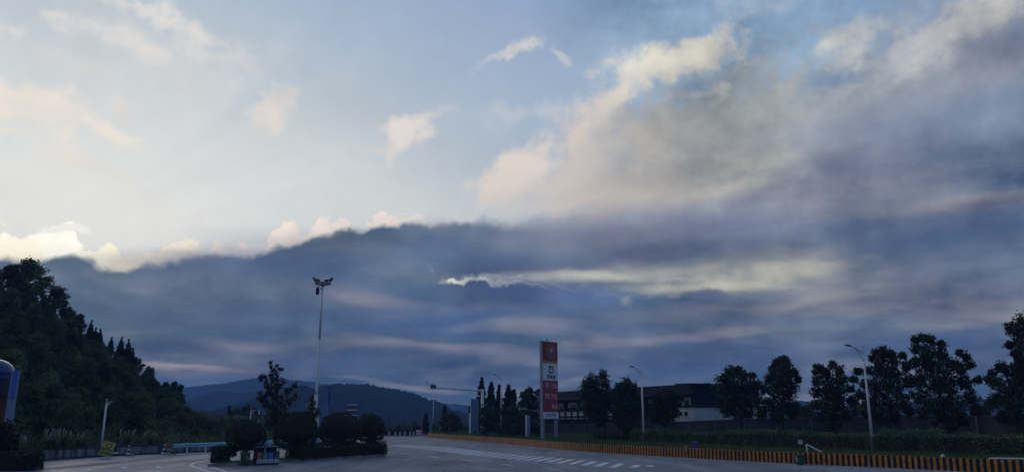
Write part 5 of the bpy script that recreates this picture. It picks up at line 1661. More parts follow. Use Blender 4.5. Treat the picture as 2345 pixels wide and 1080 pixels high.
# right-hand camphor trees, each with its own outline
RT = [
    ('round headed tree with a thin curved trunk right of the price sign', 78, (1384, 1006), [(1362, 872, 20), (1345, 878, 15), (1380, 862, 14), (1388, 880, 12), (1340, 898, 16), (1358, 903, 22), (1382, 905, 18), (1345, 925, 18), (1370, 930, 22), (1392, 925, 13), (1352, 948, 18), (1376, 952, 18), (1372, 968, 10)]),
    ('bushy dark tree just left of the slim street lamp', 76, (1447, 1000), [(1432, 880, 14), (1440, 874, 9), (1420, 892, 15), (1450, 892, 16), (1412, 912, 16), (1435, 915, 22), (1458, 912, 14), (1415, 938, 18), (1440, 942, 22), (1460, 940, 14), (1420, 962, 16), (1445, 966, 20), (1438, 984, 14), (1466, 930, 8)]),
    ('short dark tree hiding the middle of the building', 74, (1522, 1000), [(1518, 900, 13), (1540, 903, 14), (1553, 907, 9), (1508, 912, 14), (1530, 920, 18), (1550, 925, 12), (1500, 935, 14), (1522, 942, 20), (1545, 945, 14), (1505, 958, 15), (1530, 963, 16), (1495, 950, 9)]),
    ('spreading tree with a forked trunk over the right end of the building', 69, (1698, 992), [(1672, 852, 16), (1690, 848, 12), (1655, 868, 16), (1680, 872, 20), (1705, 862, 14), (1722, 860, 10), (1646, 892, 16), (1670, 898, 22), (1700, 892, 20), (1725, 880, 14), (1652, 918, 16), (1680, 925, 22), (1708, 920, 20), (1665, 942, 14), (1692, 948, 18), (1715, 945, 14), (1730, 905, 10)]),
    ('tall oval tree right of the spreading tree and left of the gap of sky', 67, (1790, 998), [(1793, 822, 10), (1780, 828, 12), (1802, 832, 12), (1772, 845, 14), (1792, 848, 20), (1815, 850, 14), (1762, 868, 14), (1785, 872, 22), (1812, 875, 20), (1828, 868, 9), (1750, 892, 14), (1775, 900, 22), (1805, 900, 20), (1740, 920, 16), (1765, 928, 20), (1795, 930, 20), (1820, 930, 14), (1745, 948, 14), (1780, 955, 18), (1815, 948, 14), (1735, 880, 12)]),
    ('tree with two rounded tops right of the gap of sky', 62.5, (1915, 1004), [(1876, 842, 12), (1868, 852, 9), (1908, 836, 12), (1890, 852, 14), (1920, 848, 14), (1872, 872, 14), (1898, 875, 22), (1928, 870, 16), (1870, 898, 14), (1895, 902, 22), (1928, 898, 20), (1868, 925, 14), (1890, 932, 20), (1922, 930, 22), (1948, 915, 12), (1880, 955, 14), (1910, 960, 20), (1938, 952, 14), (1902, 978, 12), (1950, 890, 8)]),
    ('dense tree directly behind the nearest tall street lamp', 60, (2037, 1000), [(2022, 802, 12), (2006, 806, 9), (2040, 808, 12), (1996, 820, 9), (2018, 825, 18), (2048, 825, 16), (2066, 815, 10), (1988, 848, 12), (2015, 852, 22), (2048, 852, 22), (2076, 840, 14), (1965, 850, 10), (1955, 868, 10), (1980, 880, 14), (2008, 885, 22), (2045, 888, 24), (2078, 875, 18), (1970, 905, 14), (1995, 920, 20), (2030, 925, 24), (2065, 920, 22), (1985, 945, 14), (2015, 955, 18), (2050, 955, 18), (2080, 940, 14)]),
    ('tallest broad tree with several heads near the right edge', 58, (2180, 1000), [(2112, 772, 10), (2098, 778, 9), (2130, 780, 14), (2155, 788, 12), (2100, 800, 14), (2125, 808, 20), (2155, 812, 18), (2095, 830, 14), (2120, 840, 24), (2155, 845, 24), (2185, 835, 14), (2197, 808, 8), (2212, 818, 12), (2200, 845, 16), (2222, 835, 9), (2100, 870, 20), (2135, 880, 26), (2175, 880, 26), (2210, 875, 20), (2240, 870, 10), (2105, 910, 20), (2140, 920, 26), (2185, 920, 28), (2225, 910, 22), (2115, 945, 18), (2155, 955, 22), (2200, 955, 22), (2235, 940, 16), (2180, 972, 14)]),
    ('big dark tree cut by the right edge of the view', 54, (2325, 1002), [(2345, 740, 22), (2315, 752, 16), (2335, 770, 24), (2312, 790, 12), (2350, 800, 26), (2330, 812, 14), (2290, 842, 16), (2272, 855, 10), (2315, 848, 20), (2345, 850, 26), (2280, 875, 16), (2305, 885, 24), (2340, 890, 30), (2285, 915, 18), (2315, 925, 26), (2350, 930, 28), (2300, 955, 18), (2335, 962, 22), (2370, 880, 30), (2375, 830, 30), (2375, 780, 26), (2380, 940, 26), (2262, 868, 8)]),
]
for la, Y, (tx, ty), L_ in RT:
    b = at(tx, ty, Y); b.z = 0.72
    tree_thing('camphor_tree', la, 'tree', b, px_lobes(L_, Y, 1.0), LEAF[0], leaf=0.165, per=1.0, trunk_r=0.15, group='trees along the lawn on the right')
# pointed trees left of the price sign
def spire(label, px, ytop, ybot, half, Y, name='conifer', seed=0):
    b = at(px, 998, Y); b.z = .5
    top, bot = at(px, ytop, Y), at(px, ybot, Y)
    W = half * 1.3 * Y / FPX
    L_ = []
    n = max(7, int((ybot - ytop) / 7))
    for k in range(n + 1):
        f = k / n
        w = W * (0.05 + 0.95 * f ** 0.85) * random.uniform(.75, 1.15)
        z = top.z + (bot.z - top.z) * f
        m = 1 if k == 0 else 5
        for j in range(m):
            a = 2.4 * k + 2 * PI * j / m + random.uniform(-.4, .4)
            r = w * random.uniform(.35, .95)
            L_.append((bot.x + r * math.cos(a), b.y + r * math.sin(a), z + random.uniform(-.12, .12), max(.16, w * .36), max(.16, w * .24)))
    return tree_thing(name, label, 'tree', b, L_, LEAF[2], leaf=.26, per=.55, trunk_r=.12, group='dark trees left of the price sign')
spire('tall narrow dark tree rising behind the white gantry pole', 1102, 866, 990, 17, 125)
spire('pointed dark conifer just right of the white gantry pole', 1124, 876, 990, 20, 124)
spire('narrow spired tree left of the lamp between board and sign', 1143, 884, 985, 11, 109)
spire('dark spired tree close right of the lamp before the sign', 1164, 884, 990, 20, 110)
spire('dark jagged tree between the lamp and the small pillar', 1176, 894, 990, 12, 106)
for la, px, Y, L_ in [
        ('open crowned tree with upright twigs behind the small pale pillar', 1210, 104, [(1198, 905, 9), (1212, 896, 10), (1208, 910, 12), (1222, 912, 9), (1196, 924, 11), (1212, 928, 13), (1226, 930, 8), (1194, 945, 11), (1210, 950, 13), (1224, 950, 10), (1200, 970, 12), (1218, 972, 12)]),
        ('dark bush at the foot of the pointed trees by the blue board', 1118, 100, [(1108, 940, 12), (1122, 950, 14), (1105, 965, 13), (1122, 975, 14), (1110, 985, 10)]),
        ('wide dark bush below the lamp before the small pillar', 1172, 98, [(1158, 945, 14), (1178, 940, 14), (1190, 955, 14), (1160, 970, 15), (1180, 975, 16), (1150, 985, 10), (1195, 982, 12)]),
        ('low bush with pale leaves between pillar and pointed trees', 1218, 97, [(1205, 965, 12), (1222, 968, 13), (1212, 985, 12), (1232, 985, 10)])]:
    b = at(px, 1000, Y); b.z = .5
    tree_thing('bush', la, 'bush', b, px_lobes(L_, Y), LEAF[0], leaf=.26, per=.9, trunk_r=.1)
b = at(1032, 992, 128); b.z = .3
tree_thing('round_bush', 'round green bush behind the pale guard rail beyond the barrier', 'bush', b, px_lobes([(1020, 955, 9), (1033, 952, 10), (1046, 956, 9), (1014, 968, 9), (1028, 966, 12), (1044, 968, 11), (1053, 972, 8), (1020, 980, 9), (1040, 980, 10)], 128), LEAF[1], leaf=.3, per=.9, trunk_r=.1)
spire('slim spire tree poking above the round green bush', 1018, 931, 960, 6, 132)
spire('small solitary conifer left of the farthest street lamp', 974.5, 950, 988, 6.5, 130)
b = at(955, 990, 140); b.z = 0.1
tree_thing('low_bush', 'low dark bush behind the red and white water barriers', 'bush', b, px_lobes([(955, 978, 5), (960, 984, 6), (951, 985, 5)], 140), LEAF[0], leaf=.3, per=.6, trunk_r=.08)
for la, px, Y, L_ in [
        ('pale leaved tree behind the gap between the two tall right trees', 1848, 100, [(1842, 938, 12), (1856, 932, 10), (1838, 952, 12), (1858, 950, 12)]),
        ('green tree glimpsed behind the nearest lamp on the terrace', 1966, 92, [(1958, 925, 12), (1972, 935, 14), (1955, 945, 12), (1985, 925, 12)]),
        ('tree behind the gap beside the big tree at the right edge', 2258, 84, [(2250, 935, 14), (2268, 925, 14), (2262, 948, 14), (2240, 950, 10)])]:
    b = at(px, 965, Y); b.z = 2.3
    tree_thing('terrace_tree', la, 'tree', b, px_lobes(L_, Y), LEAF[1], leaf=.28, per=.8, trunk_r=.1)

# hedges on the lawn behind the barrier
def hedge(label, pts, w, h, z, leafm=LEAF[4], n_per=520, leaf=.12, name='hedge', wav=0.12):
    base = pts[0].copy(); base.z = z
    t = thing(name, label, 'hedge', base)
    P_, S_ = [], []
    core = MB()
    for a, b in zip(pts[:-1], pts[1:]):
        d = b - a; d.z = 0
        Ln = d.length; d.normalize(); n = Vector((-d.y, d.x, 0))
        m = int(n_per * Ln)
        u = rng.uniform(0, Ln, m); face = rng.uniform(0, 1, m)
        vtop = rng.uniform(-.5, .5, m); hh = rng.uniform(0, 1, m)
        bump = wav * (np.sin(u * 2.1 + a.x) + .6 * np.sin(u * 5.3 + a.y) + rng.normal(0, .35, m))
        v = np.where(face < .55, vtop * w, np.where(face < .9, -w * .5, w * .5)) + rng.normal(0, .05, m)
        z_ = np.where(face < .55, h + bump, hh * (h + bump * .8)) + rng.normal(0, .04, m)
        v = np.where(face < .55, v, v + bump * .5)
        q = np.stack([a.x - base.x + d.x * u + n.x * v, a.y - base.y + d.y * u + n.y * v, np.maximum(.02, z_)], 1)
        P_.append(q); S_.append(np.full(m, leaf))
        for end, at_, sg in ((a, pts[0], -1), (b, pts[-1], 1)):          # leafy ends
            if (end - at_).length < 1e-4:
                me_ = int(n_per * w * .9)
                ve = rng.uniform(-.5, .5, me_) * w; ze = rng.uniform(.02, 1, me_) * h
                ue = sg * np.abs(rng.normal(.02, .05, me_))
                P_.append(np.stack([end.x - base.x + d.x * ue + n.x * ve, end.y - base.y + d.y * ue + n.y * ve, ze], 1)); S_.append(np.full(me_, leaf))
        c0, c1 = a - base, b - base
        if a is pts[0]: c0 = c0 + d * min(.16, Ln * .2)
        if b is pts[-1]: c1 = c1 - d * min(.16, Ln * .2)
        k = w * .40
        core.hexa([(c0.x - n.x * k, c0.y - n.y * k, 0), (c1.x - n.x * k, c1.y - n.y * k, 0), (c1.x + n.x * k, c1.y + n.y * k, 0), (c0.x + n.x * k, c0.y + n.y * k, 0)],
                  [(c0.x - n.x * k, c0.y - n.y * k, h * .86), (c1.x - n.x * k, c1.y - n.y * k, h * .86), (c1.x + n.x * k, c1.y + n.y * k, h * .86), (c0.x + n.x * k, c0.y + n.y * k, h * .86)])
    link('foliage', leaf_mesh('foliage', np.concatenate(P_), np.concatenate(S_), leafm), t)
    core.build('branches', BARK, t)
    return t
TOTB = sum((b - a).length for a, b in zip(BARS[:-1], BARS[1:]))
def s_of(px):
    acc = 0; best = 0; bd = 1e9
    for a, b in zip(BARS[:-1], BARS[1:]):
        x = 1172.5 + a.x / (a.y * CP + (0 - CAM_H) * SP) * FPX
        if abs(x - px) < bd:
            bd = abs(x - px); best = acc
        acc += (b - a).length
    return best
sA, sB = s_of(1330), s_of(2345)
def hline(s0, s1, off, n=10):
    return [verge_point(s0 + (s1 - s0) * k / n, off) for k in range(n + 1)]
hedge('low uneven hedge behind the slim lamp in front of the building', hline(sA - 4, sA + 9.5, 7.5), 1.5, .95, .66)
hedge('long bright topped hedge below the retaining wall in the middle of the lawn', hline(sA + 10.2, sA + 24, 7.0), 1.5, 1.06, .66)
hedge('thick leafy hedge behind the nearest street lamp at the right', hline(sA + 24.8, sB + 7, 6.2), 1.7, 1.12, .64, wav=.18)
hedge('dark creeping shrubs between the price sign and the first round tree', hline(sA - 15, sA - 5, 8.5), 2.0, .7, .64, leafm=LEAF[0], wav=.22)

# loose grass on the lawn
n = 26000
s_ = rng.uniform(0, TOTB + 6, n); of = rng.uniform(.3, 7.5, n) ** 1.0
vv, ff = [], []
for i in range(n):
    p = verge_point(float(s_[i]), float(of[i]))
    hgt = .10 + .14 * random.random()
    a = random.uniform(0, 2 * PI); w = .02
    z0 = .60 + .35 * min(1, of[i] / 25)
    lx, ly = random.uniform(-.06, .06), random.uniform(-.06, .06)
    k = len(vv)
    vv += [(p.x + w * math.cos(a), p.y + w * math.sin(a), z0), (p.x - w * math.cos(a), p.y - w * math.sin(a), z0), (p.x + lx, p.y + ly, z0 + hgt)]
    ff.append((k, k + 1, k + 2))
me = bpy.data.meshes.new('grass'); me.from_pydata(vv, [], ff); me.materials.append(LEAF[5])
tag(link('grass', me), kind='stuff')

# ---- planted island with clipped shrubs
FRONT = [G(*p) for p in [(477, 1067.5), (550, 1064.3), (600, 1061.3), (640, 1058.5), (700, 1054.3), (780, 1049.6), (867, 1044.3)]]
BACKV = [p + Vector((1.0, 4.6, 0)) for p in FRONT]
BACKV[0] = FRONT[0] + Vector((.5, 2.8, 0)); BACKV[-1] = FRONT[-1] + Vector((.2, 2.0, 0))
isl = MB(); isl.sheet(FRONT + BACKV[::-1], .10)
structure(isl.build('island_soil', SOIL))
kerb = bpy.data.objects.new('kerb', None); COL.objects.link(kerb); structure(kerb)
KM = material('kerb_stone', (0.22, 0.21, 0.19), .85, .2, .45, 1.3, bump=.4)
loop = FRONT + BACKV[::-1] + [FRONT[0]]
kp = resample(loop, 1.0)
for a, b in zip(kp, kp[1:] + [kp[0]]):
    d = b - a
    if d.length < .2:
        continue
    d.normalize(); n = Vector((-d.y, d.x, 0)) * .07
    a2, b2 = a + d * .008, b - d * .008
    z = .15 + random.uniform(-.012, .012)
    mb = MB(); mb.hexa([(q.x, q.y, -.02) for q in (a2 - n, b2 - n, b2 + n, a2 + n)], [(q.x, q.y, z) for q in (a2 - n * .9, b2 - n * .9, b2 + n * .9, a2 + n * .9)])
    mb.build('kerbstone', KM, kerb)
def ball(label, px, py, rx, ry, Y, name='clipped_shrub'):
    c = at(px, py, Y); b = Vector((c.x, Y, .1))
    r = rx * Y / FPX; rz = ry * Y / FPX
    t = thing(name, label, 'shrub', b, 0, 'clipped round shrubs on the island')
    m = int(5200 * r * r / 1.5)
    d = rng.normal(size=(m, 3)); d /= np.linalg.norm(d, axis=1)[:, None]
    lump = 1 + .06 * np.sin(d[:, 0] * 5 + px) * np.cos(d[:, 2] * 4 + px) + .04 * np.sin(d[:, 0] * 9 + d[:, 2] * 7 + px)
    rad = lump * (1 - np.abs(rng.normal(0, .05, m))) + rng.normal(0, .018, m) + np.where(rng.uniform(0, 1, m) < .03, rng.uniform(.02, .11, m), 0)
    q = d * rad[:, None] * [r, r, rz]
    q[:, 2] = np.where(q[:, 2] < -.55 * rz, -.55 * rz + (q[:, 2] + .55 * rz) * .45 + rng.normal(0, .05, m), q[:, 2])
    q[:, 2] += c.z - b.z
    link('foliage', leaf_mesh('foliage', q, .105, LEAF[3]), t)
    # inner mass of twigs and old leaves
    mb = MB(); prof = [(r * .80 * math.cos(a) + .001, c.z - b.z + rz * (.86 if a > 0 else .55) * math.sin(a)) for a in [R(-80 + 160 * k / 9) for k in range(10)]]
    mb.lathe(prof, 18); mb.build('twig_mass', BARK, t, smooth=True)
    mb = MB(); mb.tube([(0, 0, -.05), (.03, 0, (c.z - b.z) * .6), (0, .02, c.z - b.z)], [.09, .075, .06], 8)
    for k in range(4):
        a = k * PI / 2 + .5
        mb.tube([(0, 0, (c.z - b.z) * .3), (r * .5 * math.cos(a), r * .5 * math.sin(a), c.z - b.z - rz * .2)], [.05, .02], 6)
    mb.build('trunk', BARK, t)
    return t
ball('loose round shrub behind the recycling station, leftmost of the round shrubs', 565, 999, 43, 37, 50)
ball('large clipped round shrub between the leafy tree and the mast', 679, 990, 49, 45, 54.5)
ball('clipped dome shrub right of the mast, third of the round shrubs', 777, 985, 45, 40, 58.5)
ball('smaller clipped dome shrub at the right end of the island', 848, 982, 34.5, 34, 61)
def off(i, f, dx=0):
    return None
hl = [G(648, 1057) + Vector((.35, 1.0, 0)), G(700, 1053.5) + Vector((.35, 1.0, 0)), G(780, 1048.5) + Vector((.35, 1.0, 0)), G(862, 1043.6) + Vector((.1, .9, 0))]
hedge('low dark clipped hedge along the front kerb of the island', hl, 1.3, .80, .1, leafm=LEAF[3], n_per=900, leaf=.10, wav=.11)
hedge('small square clipped hedge block at the left end of the island', [G(484, 1064.5) + Vector((0, .55, 0)), G(504, 1063.5) + Vector((.1, .6, 0))], .95, .93, .1, leafm=LEAF[3], n_per=1500, leaf=.09, wav=.02)
b = G(522, 1058); b.z = .1
tree_thing('small_shrub', 'small loose shrub between the square hedge block and the green bin', 'shrub', b, [(b.x - .1, b.y, .55, .32), (b.x + .25, b.y, .6, .30), (b.x, b.y, .85, .24), (b.x + .35, b.y + .1, .85, .2)], LEAF[0], leaf=.12, per=.8, trunk_r=.04)
hedge('foreground clipped hedge in the bottom left corner', [G(-60, 1078) + Vector((0, .8, 0)), G(56, 1078) + Vector((0, .8, 0))], 1.6, .92, 0.0, leafm=LEAF[3], n_per=1500, leaf=.08, wav=.03)
b = at(8, 1040, 44.5); b.z = 0
tree_thing('dark_shrub', 'round dark shrub in front of the kiosk at the left edge', 'shrub', b, px_lobes([(10, 985, 22), (28, 1000, 16), (-10, 985, 25), (5, 1012, 22), (28, 1020, 14), (-20, 1010, 25)], 44.5, .4), LEAF[3], leaf=.13, per=1.2, trunk_r=.07)
b = G(74, 1076); b.z = 0
tree_thing('small_weed', 'small leafy weed growing beside the foreground hedge', 'weed', b, [(b.x, b.y, .14, .14), (b.x - .2, b.y + .1, .18, .14), (b.x + .14, b.y, .08, .1)], LEAF[4], leaf=.12, per=.35, trunk_r=.015, core=False)
# grass on the island
vv, ff = [], []
for i in range(5200):
    f = random.random(); g_ = random.random()
    j = min(len(FRONT) - 2, int(f * (len(FRONT) - 1))); lf = f * (len(FRONT) - 1) - j
    p = FRONT[j].lerp(FRONT[j + 1], lf).lerp(BACKV[j].lerp(BACKV[j + 1], lf), .05 + .9 * g_)
    a = random.uniform(0, 2 * PI); k = len(vv); hgt = .08 + .12 * random.random()
    vv += [(p.x + .018 * math.cos(a), p.y + .018 * math.sin(a), .1), (p.x - .018 * math.cos(a), p.y - .018 * math.sin(a), .1), (p.x + random.uniform(-.05, .05), p.y + random.uniform(-.05, .05), .1 + hgt)]
    ff.append((k, k + 1, k + 2))
me = bpy.data.meshes.new('island_grass'); me.from_pydata(vv, [], ff); me.materials.append(LEAF[5])
tag(link('island_grass', me), kind='stuff')

# magnolia in the island: upright limbs ending in tufts of big leaves
def tufted(label, Y, base_px, tufts, lobes, name='magnolia_tree'):
    b = at(base_px, 1040, Y); b.z = .1
    t = thing(name, label, 'tree', b)
    P_, S_ = [], []
    mb = MB()
    top = max(tufts, key=lambda q: -q[1])
    tp = at(top[0], top[1], Y)
    axis = lambda z: Vector(((tp.x - b.x) * max(0, (z - b.z)) / (tp.z - b.z), .15 * math.sin(z), z - b.z))
    zs = [b.z + (tp.z - b.z) * k / 8 for k in range(9)]
    mb.tube([axis(z) for z in zs], [.10 - .0105 * k for k in range(9)], 8)
    for (x, y, r) in tufts:
        q = at(x, y, Y + random.uniform(-.5, .5)) - b
        rr_ = r * Y / FPX
        m = int(16 + 260 * rr_)
        d = rng.normal(size=(m, 3)) * .62
        P_.append(d * rr_ + [q.x, q.y, q.z]); S_.append(np.full(m, .17))
        z0 = max(1.0, q.z - abs(q.x - axis(q.z + b.z).x) * 1.1 - .35)
        a0_ = axis(z0 + b.z)
        mb.tube([a0_, a0_.lerp(q, .55) + Vector((0, 0, -.08)), q], [.03, .02, .009], 5)
    if lobes:
        C, S = clumps([(p[0] - b.x, p[1] - b.y, p[2] - b.z, p[3]) for p in px_lobes(lobes, Y, .4)], .7, .17, False)
        P_.append(C); S_.append(S)
    link('crown', leaf_mesh('crown', np.concatenate(P_), np.concatenate(S_), LEAF[6]), t)
    mb.build('trunk', BARK, t, smooth=True)
zx = lambda X, Y_: (570 + X / 5.4, 800 + Y_ / 5.4)
tf = [(270, 155, 18), (268, 205, 18), (345, 200, 16), (300, 245, 28), (385, 235, 16), (410, 245, 14), (340, 290, 30), (268, 315, 20), (292, 370, 22), (432, 395, 30), (150, 330, 20), (195, 335, 26), (150, 370, 12), (208, 400, 20), (215, 450, 26), (245, 450, 24), (340, 370, 40), (340, 430, 40), (380, 450, 30), (468, 500, 22), (470, 530, 18), (540, 450, 18), (515, 490, 18), (580, 440, 22), (578, 555, 14), (560, 600, 30), (600, 585, 16), (500, 630, 22), (480, 620, 16), (440, 690, 20), (500, 670, 16), (430, 725, 20), (140, 540, 18), (120, 600, 20), (165, 600, 26), (160, 640, 20), (200, 570, 22), (245, 530, 26), (290, 560, 30), (320, 620, 34), (220, 640, 22), (330, 700, 34), (310, 760, 30), (250, 700, 22), (185, 690, 14), (380, 640, 30), (400, 580, 24)]
tufted('open magnolia tree with tufted upright branches behind the recycling station', 55, 631, [(*zx(x, y), r / 5.4 * 1.1) for x, y, r in tf],
       [(*zx(x, y), r / 5.4) for x, y, r in [(260, 830, 80), (360, 820, 80), (300, 900, 90), (400, 900, 70), (230, 900, 60), (330, 480, 45), (335, 560, 50)]])
sm = [(716, 908, 4), (713, 915, 5), (718, 921, 5), (712, 928, 6), (717, 934, 6), (710, 940, 6), (716, 946, 7), (708, 951, 7), (714, 956, 7), (727, 938, 4), (728, 945, 4), (703, 943, 3), (722, 950, 4)]
tufted('small narrow magnolia close against the foot of the mast', 65, 714, sm, [(713, 965, 7), (713, 980, 8), (713, 995, 8)])

# ---- wooded hillside: a handful of builds, copied as single trees
def proto(name, label, cat, lobes, leafm, leaf, per, h, tr, group):
    return tree_thing(name, label, cat, Vector((0, 0, 0)), lobes, leafm, leaf, per, tr, True, group)
HG = 'trees and shrubs covering the hillside'
HL = 'dark broadleaf tree in the dense wood covering the left hillside'
protos = []
for k in range(6):
    r3 = random.Random(40 + k)
    lob = []
    hh = [4.6, 5.2, 4.0, 5.6, 3.4, 6.2][k]
    for i in range(9 if k != 4 else 7):
        f = (i + .5) / 9
        a = i * 2.4 + k
        rad = hh * .26 * math.sin(PI * (.25 + .7 * f)) * r3.uniform(.6, 1.1)
        lob.append((rad * math.cos(a), rad * math.sin(a), hh * (.25 + .68 * f), hh * r3.uniform(.13, .21), hh * r3.uniform(.11, .17)))
    protos.append(proto('hillside_tree', HL, 'tree', lob, LEAF[1], .24, 1.0, hh, .12, HG))
CL = 'dark pointed conifer on the skyline of the left hillside'
con = []
for k in range(2):
    lob = []
    hh = [7.0, 6.0][k]
    for i in range(10):
        f = i / 9
        w = hh * (.25 - .22 * f)
        for a in ((0, 2.1, 4.2) if i < 8 else (0,)):
            lob.append((w * .5 * math.cos(a + i), w * .5 * math.sin(a + i), hh * (.16 + .82 * f), max(.16, w * .62), max(.25, w * .42)))
    con.append(proto('hillside_conifer', CL, 'conifer', lob, LEAF[2], .26, .5, hh, .11, 'conifers on the hillside skyline'))
CANOPY = [(-420, 400), (-150, 520), (0, 605), (60, 662), (100, 692), (150, 735), (200, 765), (250, 792), (300, 828), (350, 862), (400, 888), (440, 935), (480, 952), (520, 955), (660, 966)]
def cap(v, hh, sc):
    """largest scale that keeps the crown below the canopy line"""
    px = 1172.5 + v.x / (v.y * CP + (v.z - CAM_H) * SP) * FPX
    lim = at(px, float(np.interp(px, [a for a, b in CANOPY], [b for a, b in CANOPY])), v.y).z
    return min(sc, (lim - v.z) / hh)
PH = [4.6, 5.2, 4.0, 5.6, 3.4, 6.2]
used = set()
def place(pr, loc, sc, label=None, group=None, rz=None):
    rz = random.uniform(0, 2 * PI) if rz is None else rz
    if pr.name not in used:
        used.add(pr.name)
        pr.location = loc; pr.rotation_euler = (0, 0, rz); pr.scale = (sc, sc, sc)
        if label: pr['label'] = label
        return pr
    return dup(pr, loc, rz, sc, label or pr['label'], group)
rr2 = random.Random(5)
spots = []
def free(v, dmin):
    return all((v - q).length > dmin for q in spots)
tries = 0
while len(spots) < 190 and tries < 9000:
    tries += 1
    p = rr2.uniform(-70, 500); s = rr2.uniform(.05, 1.02) ** .85
    v = hill_point(p, s)
    if not free(v, 2.0 + 1.3 * s):
        continue
    spots.append(v)
    big = .44 + .34 * s * (1 - p / 900)
    if p > 380: big *= .72
    k_ = rr2.randrange(6)
    sc_ = cap(v, PH[k_] * 1.05, big * rr2.uniform(.8, 1.2))
    if sc_ > .16:
        place(protos[k_], v - Vector((0, 0, .3)), sc_)
for p in range(505, 665, 9):                                           # lower woods running on behind the island
    v = hill_point(p + rr2.uniform(-4, 4), rr2.uniform(.25, .9))
    place(protos[rr2.randrange(6)], Vector((v.x, v.y, max(0, v.z) - .3)), max(.25, cap(v, 5.5, rr2.uniform(.5, .75))))
for p, y, sc, pr, la in [(22, 590, 1.25, 3, 'tall full crowned tree highest on the hillside skyline at the left edge'), (-30, 600, 1.2, 5, None), (92, 652, 1.0, 5, 'round tree standing out on the skyline right of the tallest tree'), (60, 680, .9, 1, None), (128, 700, .85, 0, None), (150, 715, .8, 3, None),
                       (300, 815, .6, 1, None), (330, 835, .55, 0, None), (395, 862, .52, 4, 'small open tree sticking up at the lower end of the hill skyline'), (372, 870, .5, 2, None), (410, 895, .5, 0, None)]:
    v = hill_point(p, .98)
    pr_ = protos[pr]
    hh = [4.6, 5.2, 4.0, 5.6, 3.4, 6.2][pr]
    Yv = v.y
    need = (at(p, y, Yv).z - v.z) / (hh * 1.02)
    place(pr_, v - Vector((0, 0, .2)), max(.35, need), la)
for p, y, k in [(181, 730, 0), (194, 748, 1), (205, 750, 1), (233, 768, 1), (257, 768, 0), (275, 774, 0), (286, 795, 1)]:
    v = hill_point(p, .97)
    need = (at(p, y, v.y).z - v.z) / (7.0, 6.0)[k]
    place(con[k], v - Vector((0, 0, .2)), max(.35, need))
# undergrowth over the slope
C, S = [], []
for i in range(27000):
    p = rr2.uniform(-200, 640); s = rr2.random() ** 1.5
    v = hill_point(p, s)
    n_ = 4
    for k in range(n_):
        C.append((v.x + rr2.gauss(0, .35), v.y + rr2.gauss(0, .35), max(0, v.z) + abs(rr2.gauss(0, .38)) + .05)); S.append(.15 + .10 * s)
tag(link('undergrowth', leaf_mesh('undergrowth', np.array(C), np.array(S), LEAF[1])), kind='stuff')
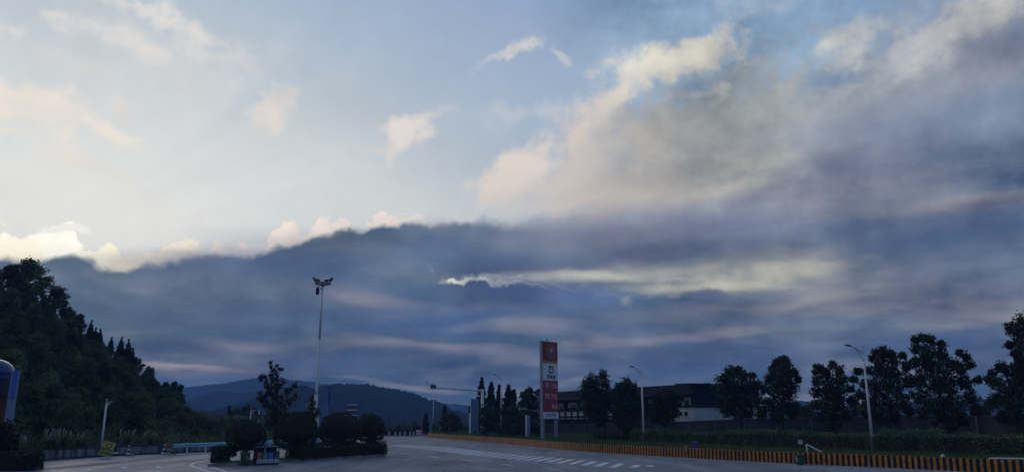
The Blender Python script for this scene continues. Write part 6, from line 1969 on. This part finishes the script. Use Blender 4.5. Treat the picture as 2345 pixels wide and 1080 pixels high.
# plume grass at the foot of the hill
PLM = material('grass_plume', (0.42, 0.40, 0.34), .9, .1, .2, 5)
for i, (px, py, Y, np_, la) in enumerate([(118, 1012, 53, 5, 'clump of plume grass left of the two bright white plumes'), (148, 1012, 54, 7, 'widest clump of plume grass with many pale heads'), (183, 1018, 53, 3, 'plume grass clump with two bright white heads'), (292, 1012, 60, 7, 'plume grass clump to the right of the yellow board'), (345, 1012, 63, 6, 'plume grass clump left of the guard rail end')]):
    Y = wall_at(px).y + 1.6
    b = at(px, py, Y); b.z = max(.2, hill_point(px, .04).z)
    t = thing('plume_grass', la, 'grass clump', b, 0, 'plume grass along the wall')
    vv, ff = [], []
    Hh = at(px, py - 26, Y).z - b.z
    for k in range(150):
        a = rr2.uniform(0, 2 * PI); rad = rr2.uniform(.2, 1.1); w = .018
        tip = Vector((rad * math.cos(a), rad * math.sin(a), Hh * rr2.uniform(.45, .85)))
        m_ = Vector((tip.x * .45, tip.y * .45, tip.z * 1.0))
        sd_ = Vector((-math.sin(a), math.cos(a), 0)) * w
        o_ = len(vv)
        vv += [tuple(-sd_), tuple(sd_), tuple(m_ + sd_), tuple(m_ - sd_), tuple(tip * 1.0 - Vector((0, 0, tip.z * .25)))]
        ff += [(o_, o_ + 1, o_ + 2, o_ + 3), (o_ + 3, o_ + 2, o_ + 4)]
    me = bpy.data.meshes.new('blades'); me.from_pydata(vv, [], ff); me.materials.append(LEAF[5]); link('blades', me, t)
    for k in range(np_):
        x = (k - np_ / 2) * .22 + rr2.uniform(-.1, .1); y = rr2.uniform(-.3, .1); h = Hh * rr2.uniform(.85, 1.15)
        mb = MB(); mb.tube([(x * .4, y * .4, .2), (x, y, h * .8)], .012, 5)
        mb.tube([(x, y, h * .74), (x + .02, y, h * .85), (x + .05, y, h * .95), (x + .09, y, h * 1.02)], [.012, .045, .035, .008], 7)
        mb.build('plume', PLM, t, smooth=True)
# two dense far trees beyond the woods
for la, px, Y, L_ in [('low rounded dark tree mound far beyond the woods left of the lamps', 540, 190, [(532, 947, 8), (541, 943, 9), (549, 946, 9), (526, 953, 6), (538, 954, 10), (550, 955, 9)]),
                      ('higher rounded dark tree mound just left of the paired lamp posts', 568, 185, [(562, 937, 8), (570, 934, 9), (577, 940, 9), (558, 947, 10), (570, 948, 13), (582, 950, 10), (592, 953, 9)])]:
    b = at(px, 970, Y); b.z = 0
    tree_thing('far_tree', la, 'tree', b, px_lobes(L_, Y, 1.5), LEAF[0], leaf=.45, per=1.0, trunk_r=.3)
b = at(523.5, 955, 186); b.z = 2.0
spire('tiny pointed tree at the left of the far tree mounds', 524, 929, 950, 3, 188)

# dark low wood beyond the end of the road
for i in range(16):
    px = 868 + i * 13.5 + rr2.uniform(-5, 5)
    Y = rr2.uniform(175, 260)
    b = at(px, 985, Y); b.z = -.3
    h_ = at(px, rr2.uniform(960, 974) if px < 960 else rr2.uniform(962, 980), Y).z
    dup(protos[rr2.randrange(6)], b, rr2.uniform(0, 6), max(.4, h_ / 5.0), 'dark tree in the low wood beyond the end of the road', 'low wood beyond the road end')
